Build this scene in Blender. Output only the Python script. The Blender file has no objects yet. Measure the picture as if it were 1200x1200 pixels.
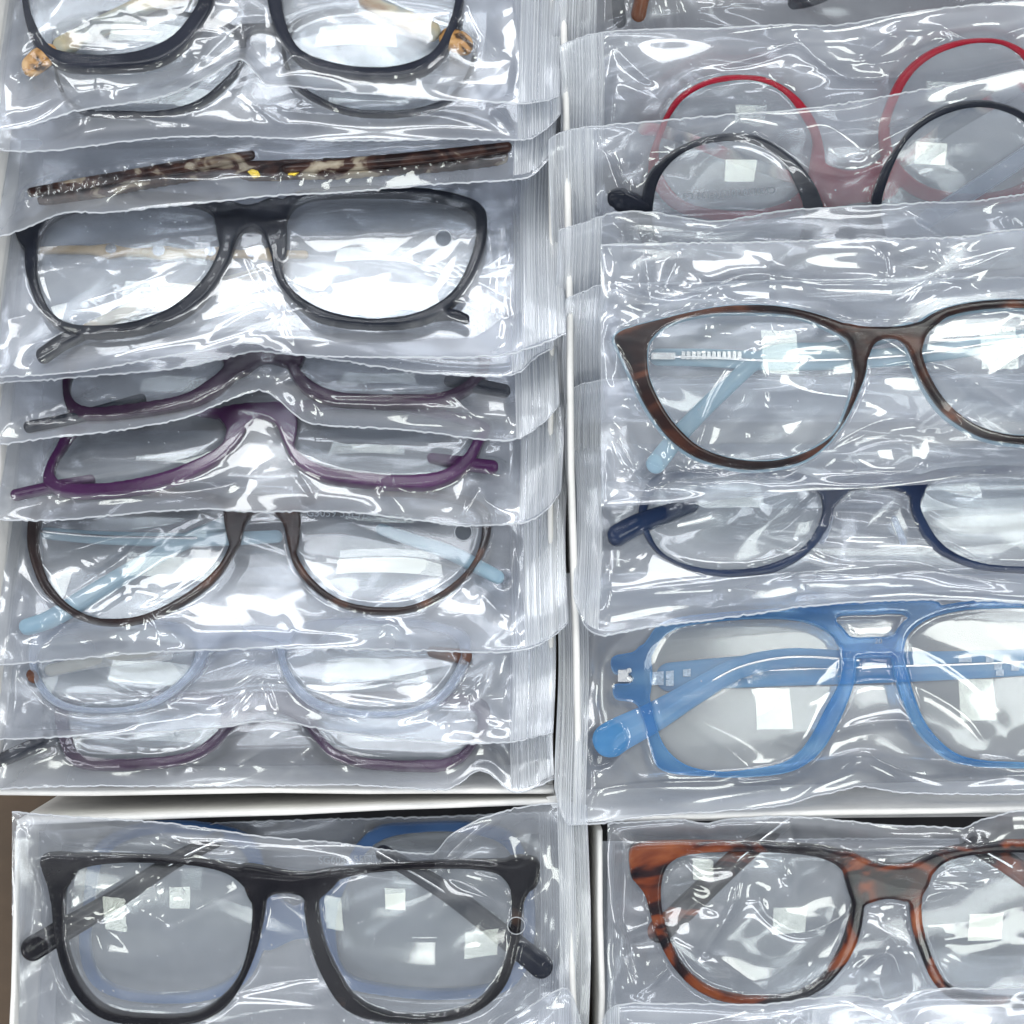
import bpy, math, random
import numpy as np
from mathutils import Vector
from mathutils.geometry import tessellate_polygon

random.seed(7)
rng = np.random.default_rng(11)
S = 0.000243            # metres per millimetre-grid unit used for laying the scene out
D = 2400.0              # camera height above the rims of the boxes, same unit
sc = bpy.context.scene

# ------------------------------------------------------------------ camera
cam_d = bpy.data.cameras.new('camera')
cam = bpy.data.objects.new('camera', cam_d)
sc.collection.objects.link(cam)
cam.location = (0, 0, D * S)
cam_d.sensor_fit = 'HORIZONTAL'
cam_d.sensor_width = 36
cam_d.lens = 36 * D / 1200.0
cam_d.clip_start = 0.01
cam_d.clip_end = 60
sc.camera = cam

# ------------------------------------------------------------------ room light
w = bpy.data.worlds.new('World'); sc.world = w; w.use_nodes = True
bg = w.node_tree.nodes['Background']
bg.inputs[0].default_value = (0.80, 0.86, 1.0, 1)
bg.inputs[1].default_value = 0.245

def lamp(x, y, z, sx, sy, radiance, col=(1, 1, 1)):
    """A rectangular ceiling panel, aimed at the boxes."""
    L = bpy.data.lights.new('ceiling_panel', 'AREA')
    L.shape = 'RECTANGLE'; L.size = sx; L.size_y = sy
    L.energy = radiance * math.pi * sx * sy
    L.color = col
    o = bpy.data.objects.new('ceiling_panel', L)
    sc.collection.objects.link(o)
    o.location = (x, y, z)
    return o
GW = (0.97, 1.0, 0.93)
for (x, y, z, sx, sy, r, c) in [
    (0.56, 0.66, 1.9, 0.38, 0.44, 10, GW),
    (-1.05, 0.80, 1.9, 0.34, 0.46, 9, GW),
    (0.58, -1.10, 1.9, 0.36, 0.30, 9, GW),
    (-0.30, -0.60, 1.9, 0.20, 0.20, 9, GW),
    (-1.0, -0.8, 1.9, 0.26, 0.34, 10, GW),
    (-0.1, 2.35, 2.0, 1.5, 0.55, 9, (.97, .99, 1)),
    (-0.3, 3.55, 2.0, 1.3, 0.65, 9, (.97, .99, 1)),
    (-1.9, 1.5, 2.0, 0.4, 1.6, 9, (1, 1, 1)),
    (2.0, 1.4, 2.0, 0.5, 1.2, 9, (1, 1, 1)),
    (0.1, -2.6, 2.0, 1.3, 0.5, 9, (.97, .99, 1)),
    (-2.5, -1.8, 2.0, 0.4, 1.2, 9, (1, 1, 1)),
    (2.5, -1.8, 2.0, 0.4, 1.2, 9, GW),
    (-4.2, 0.2, 2.1, 0.6, 2.6, 9, (.95, .98, 1)),
    (4.2, 0.2, 2.1, 0.6, 2.6, 9, (.95, .98, 1)),
    (0.0, -4.2, 2.1, 3.0, 0.5, 9, (.95, .98, 1)),
]:
    lamp(x, y, z, sx, sy, r, c)

vs = sc.view_settings
vs.view_transform = 'Standard'; vs.look = 'None'; vs.exposure = 0.54; vs.gamma = 1.0
sc.cycles.max_bounces = 6
sc.cycles.diffuse_bounces = 3
sc.cycles.glossy_bounces = 3
sc.cycles.transmission_bounces = 8
sc.cycles.transparent_max_bounces = 32
sc.cycles.use_adaptive_sampling = True
sc.cycles.adaptive_threshold = 0.02
sc.cycles.use_denoising = True
sc.cycles.caustics_reflective = False
sc.cycles.caustics_refractive = False
sc.cycles.sample_clamp_indirect = 6

# ------------------------------------------------------------------ materials
class NT:
    def __init__(s, name):
        s.m = bpy.data.materials.new(name); s.m.use_nodes = True
        s.t = s.m.node_tree; s.t.nodes.clear()
        s.out = s.t.nodes.new('ShaderNodeOutputMaterial')
    def n(s, typ, **kw):
        nd = s.t.nodes.new(typ)
        for k, v in kw.items():
            if k.startswith('i_'):
                key = k[2:].replace('_', ' ')
                nd.inputs[key].default_value = v
            else:
                setattr(nd, k, v)
        return nd
    def l(s, a, b): s.t.links.new(a, b)
    def math(s, op, a, b=None, clamp=False):
        nd = s.t.nodes.new('ShaderNodeMath'); nd.operation = op; nd.use_clamp = clamp
        for i, v in enumerate((a, b)):
            if v is None: continue
            if isinstance(v, (int, float)): nd.inputs[i].default_value = v
            else: s.l(v, nd.inputs[i])
        return nd.outputs[0]
    def ramp(s, fac, stops):
        r = s.t.nodes.new('ShaderNodeValToRGB')
        e = r.color_ramp.elements
        while len(e) < len(stops): e.new(0.5)
        for el, (p, c) in zip(e, stops): el.position = p; el.color = (*c, 1)
        s.l(fac, r.inputs[0]); return r.outputs[0]

def schlick(nt, f0, power=4.0, normal=None):
    lw = nt.n('ShaderNodeLayerWeight', i_Blend=0.5)
    if normal is not None: nt.l(normal, lw.inputs['Normal'])
    p = nt.math('POWER', lw.outputs['Facing'], power)
    a = nt.math('MULTIPLY', p, 1 - f0)
    return nt.math('ADD', a, f0, clamp=True)

def film_mat(name, f0=0.10, haze=0.07, rough=0.07, tint=(0.965, 0.975, 0.99), body=(0.86, 0.90, 0.98)):
    """Thin polythene sheet: clear, a little milky (per-vertex 'haze' holds scuffs and dust), glossy both sides."""
    nt = NT(name)
    f = schlick(nt, f0, 3.6)
    # where the sheet clings to the acetate the air gap is gone: less mirror, less milk
    ct = nt.n('ShaderNodeAttribute'); ct.attribute_name = 'cling'
    f = nt.math('MULTIPLY', f, nt.math('SUBTRACT', 1.0, nt.math('MULTIPLY', ct.outputs['Fac'], 0.94)))
    gl = nt.n('ShaderNodeBsdfGlossy', i_Roughness=rough)
    gl.inputs['Color'].default_value = (0.97, 0.985, 1, 1)
    tr = nt.n('ShaderNodeBsdfTransparent'); tr.inputs[0].default_value = (*tint, 1)
    df = nt.n('ShaderNodeBsdfDiffuse'); df.inputs[0].default_value = (*body, 1)
    tl = nt.n('ShaderNodeBsdfTranslucent'); tl.inputs[0].default_value = (*body, 1)
    mx = nt.n('ShaderNodeMixShader'); mx.inputs[0].default_value = 0.45
    nt.l(df.outputs[0], mx.inputs[1]); nt.l(tl.outputs[0], mx.inputs[2])
    at = nt.n('ShaderNodeAttribute'); at.attribute_name = 'haze'
    hz = nt.math('MULTIPLY', at.outputs['Fac'], haze, clamp=True)
    m2 = nt.n('ShaderNodeMixShader')
    nt.l(hz, m2.inputs[0]); nt.l(tr.outputs[0], m2.inputs[1]); nt.l(mx.outputs[0], m2.inputs[2])
    m3 = nt.n('ShaderNodeMixShader')
    g2 = nt.n('ShaderNodeBsdfGlossy', i_Roughness=0.34); g2.inputs['Color'].default_value = (0.97, 0.985, 1, 1)
    mg = nt.n('ShaderNodeMixShader'); mg.inputs[0].default_value = 0.55
    nt.l(gl.outputs[0], mg.inputs[1]); nt.l(g2.outputs[0], mg.inputs[2])
    nt.l(f, m3.inputs[0]); nt.l(m2.outputs[0], m3.inputs[1]); nt.l(mg.outputs[0], m3.inputs[2])
    nt.l(m3.outputs[0], nt.out.inputs[0])
    return nt.m

def lens_mat():
    nt = NT('demo_lens')
    f = schlick(nt, 0.042, 4.5)
    gl = nt.n('ShaderNodeBsdfGlossy', i_Roughness=0.012); gl.inputs[0].default_value = (0.95, 1, 0.93, 1)
    tr = nt.n('ShaderNodeBsdfTransparent'); tr.inputs[0].default_value = (0.975, 0.985, 0.985, 1)
    m = nt.n('ShaderNodeMixShader')
    nt.l(f, m.inputs[0]); nt.l(tr.outputs[0], m.inputs[1]); nt.l(gl.outputs[0], m.inputs[2])
    nt.l(m.outputs[0], nt.out.inputs[0])
    return nt.m

def acetate(name, stops, scale=26.0, clear=0.0, rough=0.13, stretch=(1, 1, 1), back=None, distort=1.5, detail=3.0):
    """Polished acetate: mottled colour in the body, glossy coat, optional see-through share,
    optional second laminated layer on the back."""
    nt = NT(name)
    tc = nt.n('ShaderNodeTexCoord')
    mp = nt.n('ShaderNodeMapping'); mp.inputs['Scale'].default_value = stretch
    nt.l(tc.outputs['Object'], mp.inputs[0])
    nz = nt.n('ShaderNodeTexNoise', i_Scale=scale, i_Detail=detail, i_Distortion=distort, i_Roughness=0.5)
    nt.l(mp.outputs[0], nz.inputs['Vector'])
    col = nt.ramp(nz.outputs[0], stops)
    if back:
        at = nt.n('ShaderNodeAttribute'); at.attribute_name = 'layer'
        mr = nt.n('ShaderNodeMapRange'); nt.l(at.outputs['Fac'], mr.inputs[0])
        mr.inputs[1].default_value = 0.40; mr.inputs[2].default_value = 0.46
        mx = nt.n('ShaderNodeMix', data_type='RGBA')
        nt.l(mr.outputs[0], mx.inputs[0]); mx.inputs[6].default_value = (*back, 1)
        nt.l(col, mx.inputs[7]); col = mx.outputs[2]
    pb = nt.n('ShaderNodeBsdfPrincipled')
    nt.l(col, pb.inputs['Base Color'])
    pb.inputs['Roughness'].default_value = rough
    pb.inputs['IOR'].default_value = 1.5
    pb.inputs['Specular IOR Level'].default_value = 0.13
    n3 = nt.n('ShaderNodeTexNoise', i_Scale=900.0, i_Detail=2.0)
    nt.l(tc.outputs['Object'], n3.inputs['Vector'])
    bp = nt.n('ShaderNodeBump', i_Strength=0.05, i_Distance=0.0002); nt.l(n3.outputs[0], bp.inputs['Height'])
    nt.l(bp.outputs[0], pb.inputs['Normal'])
    sh = pb.outputs[0]
    if clear > 0:
        tr = nt.n('ShaderNodeBsdfTransparent'); nt.l(nt.ramp(nz.outputs[0], [(p, tuple(min(1, .45 + .6 * v) for v in c)) for p, c in stops]), tr.inputs[0])
        lw = nt.n('ShaderNodeLayerWeight', i_Blend=0.5)
        f = nt.math('POWER', lw.outputs['Facing'], 1.4)
        f = nt.math('SUBTRACT', 1.0, f)
        f = nt.math('MULTIPLY', f, clear, clamp=True)
        m = nt.n('ShaderNodeMixShader'); nt.l(f, m.inputs[0]); nt.l(sh, m.inputs[1]); nt.l(tr.outputs[0], m.inputs[2])
        sh = m.outputs[0]
    nt.l(sh, nt.out.inputs[0])
    return nt.m

def plain(name, col, rough=0.5, metal=0.0, noise=0.06, scale=60, bump=0.2, bumpd=0.0004):
    nt = NT(name)
    tc = nt.n('ShaderNodeTexCoord')
    nz = nt.n('ShaderNodeTexNoise', i_Scale=float(scale), i_Detail=6.0, i_Roughness=0.65)
    nt.l(tc.outputs['Object'], nz.inputs['Vector'])
    c = nt.ramp(nz.outputs[0], [(0.25, tuple(max(0, v * (1 - noise)) for v in col)), (0.75, tuple(min(1, v * (1 + noise)) for v in col))])
    pb = nt.n('ShaderNodeBsdfPrincipled'); nt.l(c, pb.inputs['Base Color'])
    pb.inputs['Roughness'].default_value = rough; pb.inputs['Metallic'].default_value = metal
    bp = nt.n('ShaderNodeBump', i_Strength=bump, i_Distance=bumpd); nt.l(nz.outputs[0], bp.inputs['Height'])
    nt.l(bp.outputs[0], pb.inputs['Normal'])
    nt.l(pb.outputs[0], nt.out.inputs[0])
    return nt.m

M = dict(
    film=film_mat('clear_film', f0=0.105, haze=0.036, rough=0.06),
    film_back=film_mat('clear_film_back', f0=0.10, haze=0.215, rough=0.10, tint=(0.93,0.94,0.965)),
    zip=film_mat('zip_film', f0=0.09, haze=0.52, rough=0.18, body=(0.90, 0.93, 0.97)),
    seam=film_mat('welded_seam', f0=0.14, haze=0.45, rough=0.2, body=(0.92, 0.95, 1)),
    lens=lens_mat(),
    board=plain('white_board', (0.78, 0.77, 0.745), 0.65, noise=0.13, scale=75, bump=0.5, bumpd=0.0005),
    pit=plain('deep_shaded_floor_card', (0.03, 0.028, 0.03), 0.7),  # floor of the lower boxes: deep shadow put into the colour
    floor=plain('shaded_floor_card', (0.11, 0.105, 0.11), 0.7),  # floor of the upper boxes, darkened to stand in for shade inside
    board_in=plain('board_core', (0.66, 0.62, 0.55), 0.8, noise=0.1, scale=90),
    table=plain('brown_table', (0.085, 0.055, 0.033), 0.6, noise=0.35, scale=30),
    steel=plain('steel', (0.75, 0.75, 0.76), 0.22, metal=1.0),
    gold=plain('gold_foil', (0.75, 0.55, 0.08), 0.25, metal=0.8),
    print=plain('pale_print', (0.27, 0.30, 0.34), 0.6),
    glitter=plain('silver_glitter', (0.34, 0.42, 0.52), 0.3, metal=0.6, noise=0.5, scale=900, bump=0.8),
    charcoal=acetate('charcoal_acetate', [(0.3, (0.012, 0.014, 0.022)), (0.7, (0.025, 0.028, 0.042))], scale=30),
    black=acetate('black_acetate', [(0.3, (0.008, 0.010, 0.016)), (0.7, (0.016, 0.019, 0.03))], scale=30),
    slate=acetate('smoke_acetate', [(0.3, (0.02, 0.022, 0.03)), (0.7, (0.05, 0.055, 0.07))], scale=30, clear=0.35),
    tort_light=acetate('pale_tortoise_acetate', [(0.38, (0.03, 0.045, 0.06)), (0.47, (0.30, 0.33, 0.30)), (0.58, (0.50, 0.42, 0.26)), (0.70, (0.30, 0.16, 0.05))], scale=48, clear=0.12),
    amber=acetate('amber_acetate', [(0.42, (0.05, 0.025, 0.012)), (0.50, (0.40, 0.20, 0.06)), (0.65, (0.62, 0.40, 0.20))], scale=110),
    tort_cream=acetate('cream_tortoise_acetate', [(0.40, (0.015, 0.009, 0.009)), (0.56, (0.05, 0.025, 0.02)), (0.62, (0.24, 0.20, 0.15)), (0.72, (0.34, 0.30, 0.23))], scale=120, stretch=(1, 1.5, 1), distort=0.6),
    beige=acetate('beige_acetate', [(0.35, (0.42, 0.28, 0.13)), (0.65, (0.62, 0.47, 0.28))], scale=60, clear=0.0),
    clear_amber=acetate('clear_amber_acetate', [(0.35, (0.75, 0.72, 0.65)), (0.60, (0.8, 0.78, 0.74)), (0.7, (0.75, 0.42, 0.16))], scale=50, clear=0.45),
    plum=acetate('dark_plum_acetate', [(0.3, (0.013, 0.005, 0.015)), (0.7, (0.030, 0.009, 0.031))], scale=30),
    purple=acetate('purple_acetate', [(0.3, (0.036, 0.008, 0.042)), (0.7, (0.068, 0.016, 0.075))], scale=30),
    brown=acetate('brown_acetate', [(0.35, (0.014, 0.009, 0.010)), (0.52, (0.028, 0.016, 0.015)), (0.68, (0.12, 0.05, 0.028))], scale=34),
    havana=acetate('havana_acetate', [(0.40, (0.012, 0.008, 0.009)), (0.52, (0.03, 0.014, 0.012)), (0.64, (0.15, 0.055, 0.03))], scale=30, stretch=(1, 1.6, 1), back=(0.42, 0.58, 0.68)),
    iceblue=acetate('ice_blue_acetate', [(0.3, (0.33, 0.48, 0.58)), (0.7, (0.42, 0.58, 0.68))], scale=30, clear=0.45),
    crystal=acetate('crystal_acetate', [(0.3, (0.62, 0.68, 0.78)), (0.7, (0.72, 0.77, 0.86))], scale=30, clear=0.80),
    smoke_plum=acetate('smoked_plum_acetate', [(0.3, (0.05, 0.03, 0.055)), (0.7, (0.12, 0.07, 0.13))], scale=30, clear=0.35),
    cognac=acetate('cognac_acetate', [(0.3, (0.10, 0.04, 0.025)), (0.7, (0.25, 0.10, 0.05))], scale=40, clear=0.2),
    darktort=acetate('dark_tortoise_acetate', [(0.38, (0.007, 0.007, 0.010)), (0.62, (0.016, 0.015, 0.018)), (0.74, (0.07, 0.045, 0.035)), (0.84, (0.13, 0.075, 0.05))], scale=32, clear=0.08),
    red=acetate('red_acetate', [(0.3, (0.30, 0.005, 0.02)), (0.7, (0.50, 0.012, 0.035))], scale=30, clear=0.25),
    redtort=acetate('red_tortoise_acetate', [(0.44, (0.008, 0.007, 0.010)), (0.50, (0.03, 0.012, 0.012)), (0.56, (0.15, 0.034, 0.014)), (0.74, (0.36, 0.11, 0.038))], scale=30, stretch=(1, 1.3, 1), distort=2.2),
    navy=acetate('navy_acetate', [(0.3, (0.010, 0.018, 0.05)), (0.7, (0.025, 0.045, 0.10))], scale=30),
    midblue=acetate('mid_blue_acetate', [(0.3, (0.05, 0.12, 0.28)), (0.7, (0.09, 0.19, 0.40))], scale=30, clear=0.2),
    skyblue=acetate('clear_blue_acetate', [(0.3, (0.05, 0.28, 0.62)), (0.7, (0.32, 0.60, 0.84))], scale=26, stretch=(1, 2.0, 1), clear=0.80, rough=0.14),
    skyarm=acetate('clear_blue_arm_acetate', [(0.3, (0.05, 0.27, 0.58)), (0.7, (0.14, 0.42, 0.72))], scale=22, stretch=(1, 3, 1), clear=0.5, rough=0.14),
    check=acetate('checked_acetate', [(0.40, (0.05, 0.07, 0.13)), (0.45, (0.55, 0.48, 0.42)), (0.55, (0.5, 0.05, 0.09)), (0.62, (0.6, 0.62, 0.66))], scale=70, distort=0, detail=0, clear=0.2),
)

# ------------------------------------------------------------------ helpers
def P(px, py, z):
    k = (D - z) / D
    return np.stack([(px - 600) * k * S, (600 - py) * k * S, z * S + 0 * px], -1)

class Plane:
    """The slanting plane a bag lies in: height z0 on the line through y0, falling away by slope along dirn (+1 = down the picture)."""
    def __init__(s, z0, y0, slope, dirn, rot=0.0, xs=0.0):
        s.z0, s.y0, s.s, s.d, s.rot, s.xs = z0, y0, slope, dirn, rot, xs
        ty = -slope * dirn            # dz/d(py)
        n = np.array([-xs, ty, 1.0])  # (+py is -Y)
        s.n = n / np.linalg.norm(n)
    def z(s, px, py):
        return s.z0 - s.s * s.d * (py - s.y0 - s.rot * (px - 600)) + s.xs * (px - 600)
    def at(s, px, py, w=0.0):
        px = np.asarray(px, float); py = np.asarray(py, float); w = np.asarray(w, float)
        base = P(px, py, s.z(px, py))
        return base + (w[..., None] * s.n * S)

def smooth_closed(pts, per=6):
    pts = np.array(pts, float); n = len(pts); out = []
    for i in range(n):
        p0, p1, p2, p3 = pts[i - 1], pts[i], pts[(i + 1) % n], pts[(i + 2) % n]
        for k in range(per):
            t = k / per
            out.append(0.5 * ((2 * p1) + (-p0 + p2) * t + (2 * p0 - 5 * p1 + 4 * p2 - p3) * t * t + (-p0 + 3 * p1 - 3 * p2 + p3) * t ** 3))
    return np.array(out)

def smooth_open(pts, per=8):
    pts = np.array(pts, float)
    ext = np.vstack([2 * pts[0] - pts[1], pts, 2 * pts[-1] - pts[-2]]); out = []
    for i in range(1, len(ext) - 2):
        p0, p1, p2, p3 = ext[i - 1], ext[i], ext[i + 1], ext[i + 2]
        for k in range(per):
            t = k / per
            out.append(0.5 * ((2 * p1) + (-p0 + p2) * t + (2 * p0 - 5 * p1 + 4 * p2 - p3) * t * t + (-p0 + 3 * p1 - 3 * p2 + p3) * t ** 3))
    out.append(ext[-2])
    return np.array(out)

def mesh_obj(name, verts, faces, mat, parent=None, origin=None, smooth=True):
    me = bpy.data.meshes.new(name)
    v = np.asarray(verts, float)
    if origin is not None: v = v - np.asarray(origin)
    if isinstance(faces, np.ndarray):
        nv, nf, k = len(v), len(faces), faces.shape[1]
        me.vertices.add(nv); me.vertices.foreach_set('co', v.astype(np.float32).ravel())
        me.loops.add(nf * k); me.loops.foreach_set('vertex_index', faces.astype(np.int32).ravel())
        me.polygons.add(nf); me.polygons.foreach_set('loop_start', np.arange(0, nf * k, k, dtype=np.int32))
        me.update(calc_edges=True); me.validate()
    else:
        me.from_pydata(v.tolist(), [], faces); me.update()
    if smooth: me.shade_smooth()
    me.materials.append(mat)
    o = bpy.data.objects.new(name, me); sc.collection.objects.link(o)
    if parent is not None: o.parent = parent
    elif origin is not None: o.location = origin
    return o

def set_haze(o, val, cling=None):
    if cling is not None:
        c = o.data.attributes.new('cling', 'FLOAT', 'POINT'); c.data.foreach_set('value', np.asarray(cling, np.float32).ravel())
    n = len(o.data.vertices)
    a = o.data.attributes.new('haze', 'FLOAT', 'POINT')
    a.data.foreach_set('value', np.broadcast_to(np.asarray(val, np.float32), (n,)).astype(np.float32).copy())
    return o

def empty(name, loc, label, cat, group=None):
    o = bpy.data.objects.new(name, None); sc.collection.objects.link(o)
    o.empty_display_size = 0.01
    o.location = loc; o['label'] = label; o['category'] = cat
    if group: o['group'] = group
    return o

def extrude(poly, holes, t0, t1):
    loops = [poly] + list(holes)
    vs_ = [Vector((p[0], p[1], 0)) for L in loops for p in L]
    tris = tessellate_polygon([[Vector((p[0], p[1], 0)) for p in L] for L in loops])
    n = len(vs_)
    V = [(v.x, v.y, t0) for v in vs_] + [(v.x, v.y, t1) for v in vs_]
    F = []
    for a, b, c in tris:
        A, B, C = vs_[a], vs_[b], vs_[c]
        if (B - A).cross(C - A).z < 0: a, c = c, a
        F.append((a + n, b + n, c + n)); F.append((c, b, a))
    off = 0
    for li, L in enumerate(loops):
        m = len(L)
        area = sum(L[i][0] * L[(i + 1) % m][1] - L[(i + 1) % m][0] * L[i][1] for i in range(m))
        ccw = area > 0
        for i in range(m):
            a = off + i; b = off + (i + 1) % m
            q = (a, b, b + n, a + n)
            if (ccw and li > 0) or (not ccw and li == 0): q = q[::-1]
            F.append(q)
        off += m
    return V, F

def remesh(V, F, voxel, smooth_it):
    me = bpy.data.meshes.new('tmp'); me.from_pydata([tuple(v) for v in V], [], F); me.update()
    o = bpy.data.objects.new('tmp', me); sc.collection.objects.link(o)
    r = o.modifiers.new('r', 'REMESH'); r.mode = 'VOXEL'; r.voxel_size = voxel; r.adaptivity = 0
    s_ = o.modifiers.new('s', 'SMOOTH'); s_.factor = 0.5; s_.iterations = smooth_it
    dg = bpy.context.evaluated_depsgraph_get()
    m2 = bpy.data.meshes.new_from_object(o.evaluated_get(dg))
    n = len(m2.vertices); co = np.zeros(n * 3, np.float32); m2.vertices.foreach_get('co', co)
    faces = [tuple(p.vertices) for p in m2.polygons]
    bpy.data.objects.remove(o); bpy.data.meshes.remove(me); bpy.data.meshes.remove(m2)
    return co.reshape(-1, 3).astype(float), faces

def in_poly(X, Y, poly):
    inside = np.zeros(X.shape, bool)
    n = len(poly); j = n - 1
    for i in range(n):
        xi, yi = poly[i]; xj, yj = poly[j]
        if yi != yj:
            c = ((yi > Y) != (yj > Y)) & (X < (xj - xi) * (Y - yi) / (yj - yi) + xi)
            inside ^= c
        j = i
    return inside

def bar(path, widths, thick, ws, plane, nseg=16):
    """A temple: a flat rounded bar along a path lying in the plane at heights ws."""
    p = smooth_open(np.array(path, float), 12)
    sl = np.concatenate([[0], np.cumsum(np.linalg.norm(np.diff(p, axis=0), axis=1))])
    n = 56; t = 0.5 - 0.5 * np.cos(np.linspace(0, 1, n) * math.pi)
    p = np.stack([np.interp(t * sl[-1], sl, p[:, 0]), np.interp(t * sl[-1], sl, p[:, 1])], 1)
    W = np.interp(t, np.linspace(0, 1, len(widths)), widths)
    H = np.interp(t, np.linspace(0, 1, len(ws)), ws)
    # rounded tips
    seg = np.linalg.norm(np.diff(p, axis=0), axis=1); L = np.concatenate([[0], np.cumsum(seg)])
    def cap(d, w_): 
        r = np.minimum(d / (w_ * 0.5 + 1e-6), 1); return np.sqrt(np.clip(1 - (1 - r) ** 2, 0, 1))
    k = np.minimum(cap(L, W), cap(L[-1] - L, W)); k = np.maximum(k, 0.04)
    tg = np.gradient(p, axis=0); tg /= np.linalg.norm(tg, axis=1)[:, None] + 1e-9
    nn = np.stack([-tg[:, 1], tg[:, 0]], 1)
    V = []; F = []
    for i in range(n):
        for a in range(nseg):
            an = 2 * math.pi * a / nseg
            c, s_ = math.cos(an), math.sin(an)
            c = math.copysign(abs(c) ** 0.7, c); s_ = math.copysign(abs(s_) ** 0.7, s_)
            q = p[i] + nn[i] * c * W[i] / 2 * k[i]
            V.append((q[0], q[1], H[i] + s_ * thick / 2 * (0.3 + 0.7 * k[i])))
    for i in range(n - 1):
        for a in range(nseg):
            b = (a + 1) % nseg
            F.append((i * nseg + a, i * nseg + b, (i + 1) * nseg + b, (i + 1) * nseg + a))
    F.append(tuple(range(nseg))); F.append(tuple((n - 1) * nseg + a for a in reversed(range(nseg))))
    V = np.array(V)
    return plane.at(V[:, 0], V[:, 1], V[:, 2]), F, V

# ------------------------------------------------------------------ eyeglasses
OBST = {}
def offset(L, d):
    """Move a closed outline outwards by d."""
    t = np.roll(L, -1, 0) - np.roll(L, 1, 0); t /= np.linalg.norm(t, axis=1)[:, None] + 1e-9
    n = np.stack([t[:, 1], -t[:, 0]], 1)
    area = np.sum(L[:, 0] * np.roll(L[:, 1], -1) - np.roll(L[:, 0], -1) * L[:, 1])
    return L + n * d * (1 if area > 0 else -1)

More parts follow.
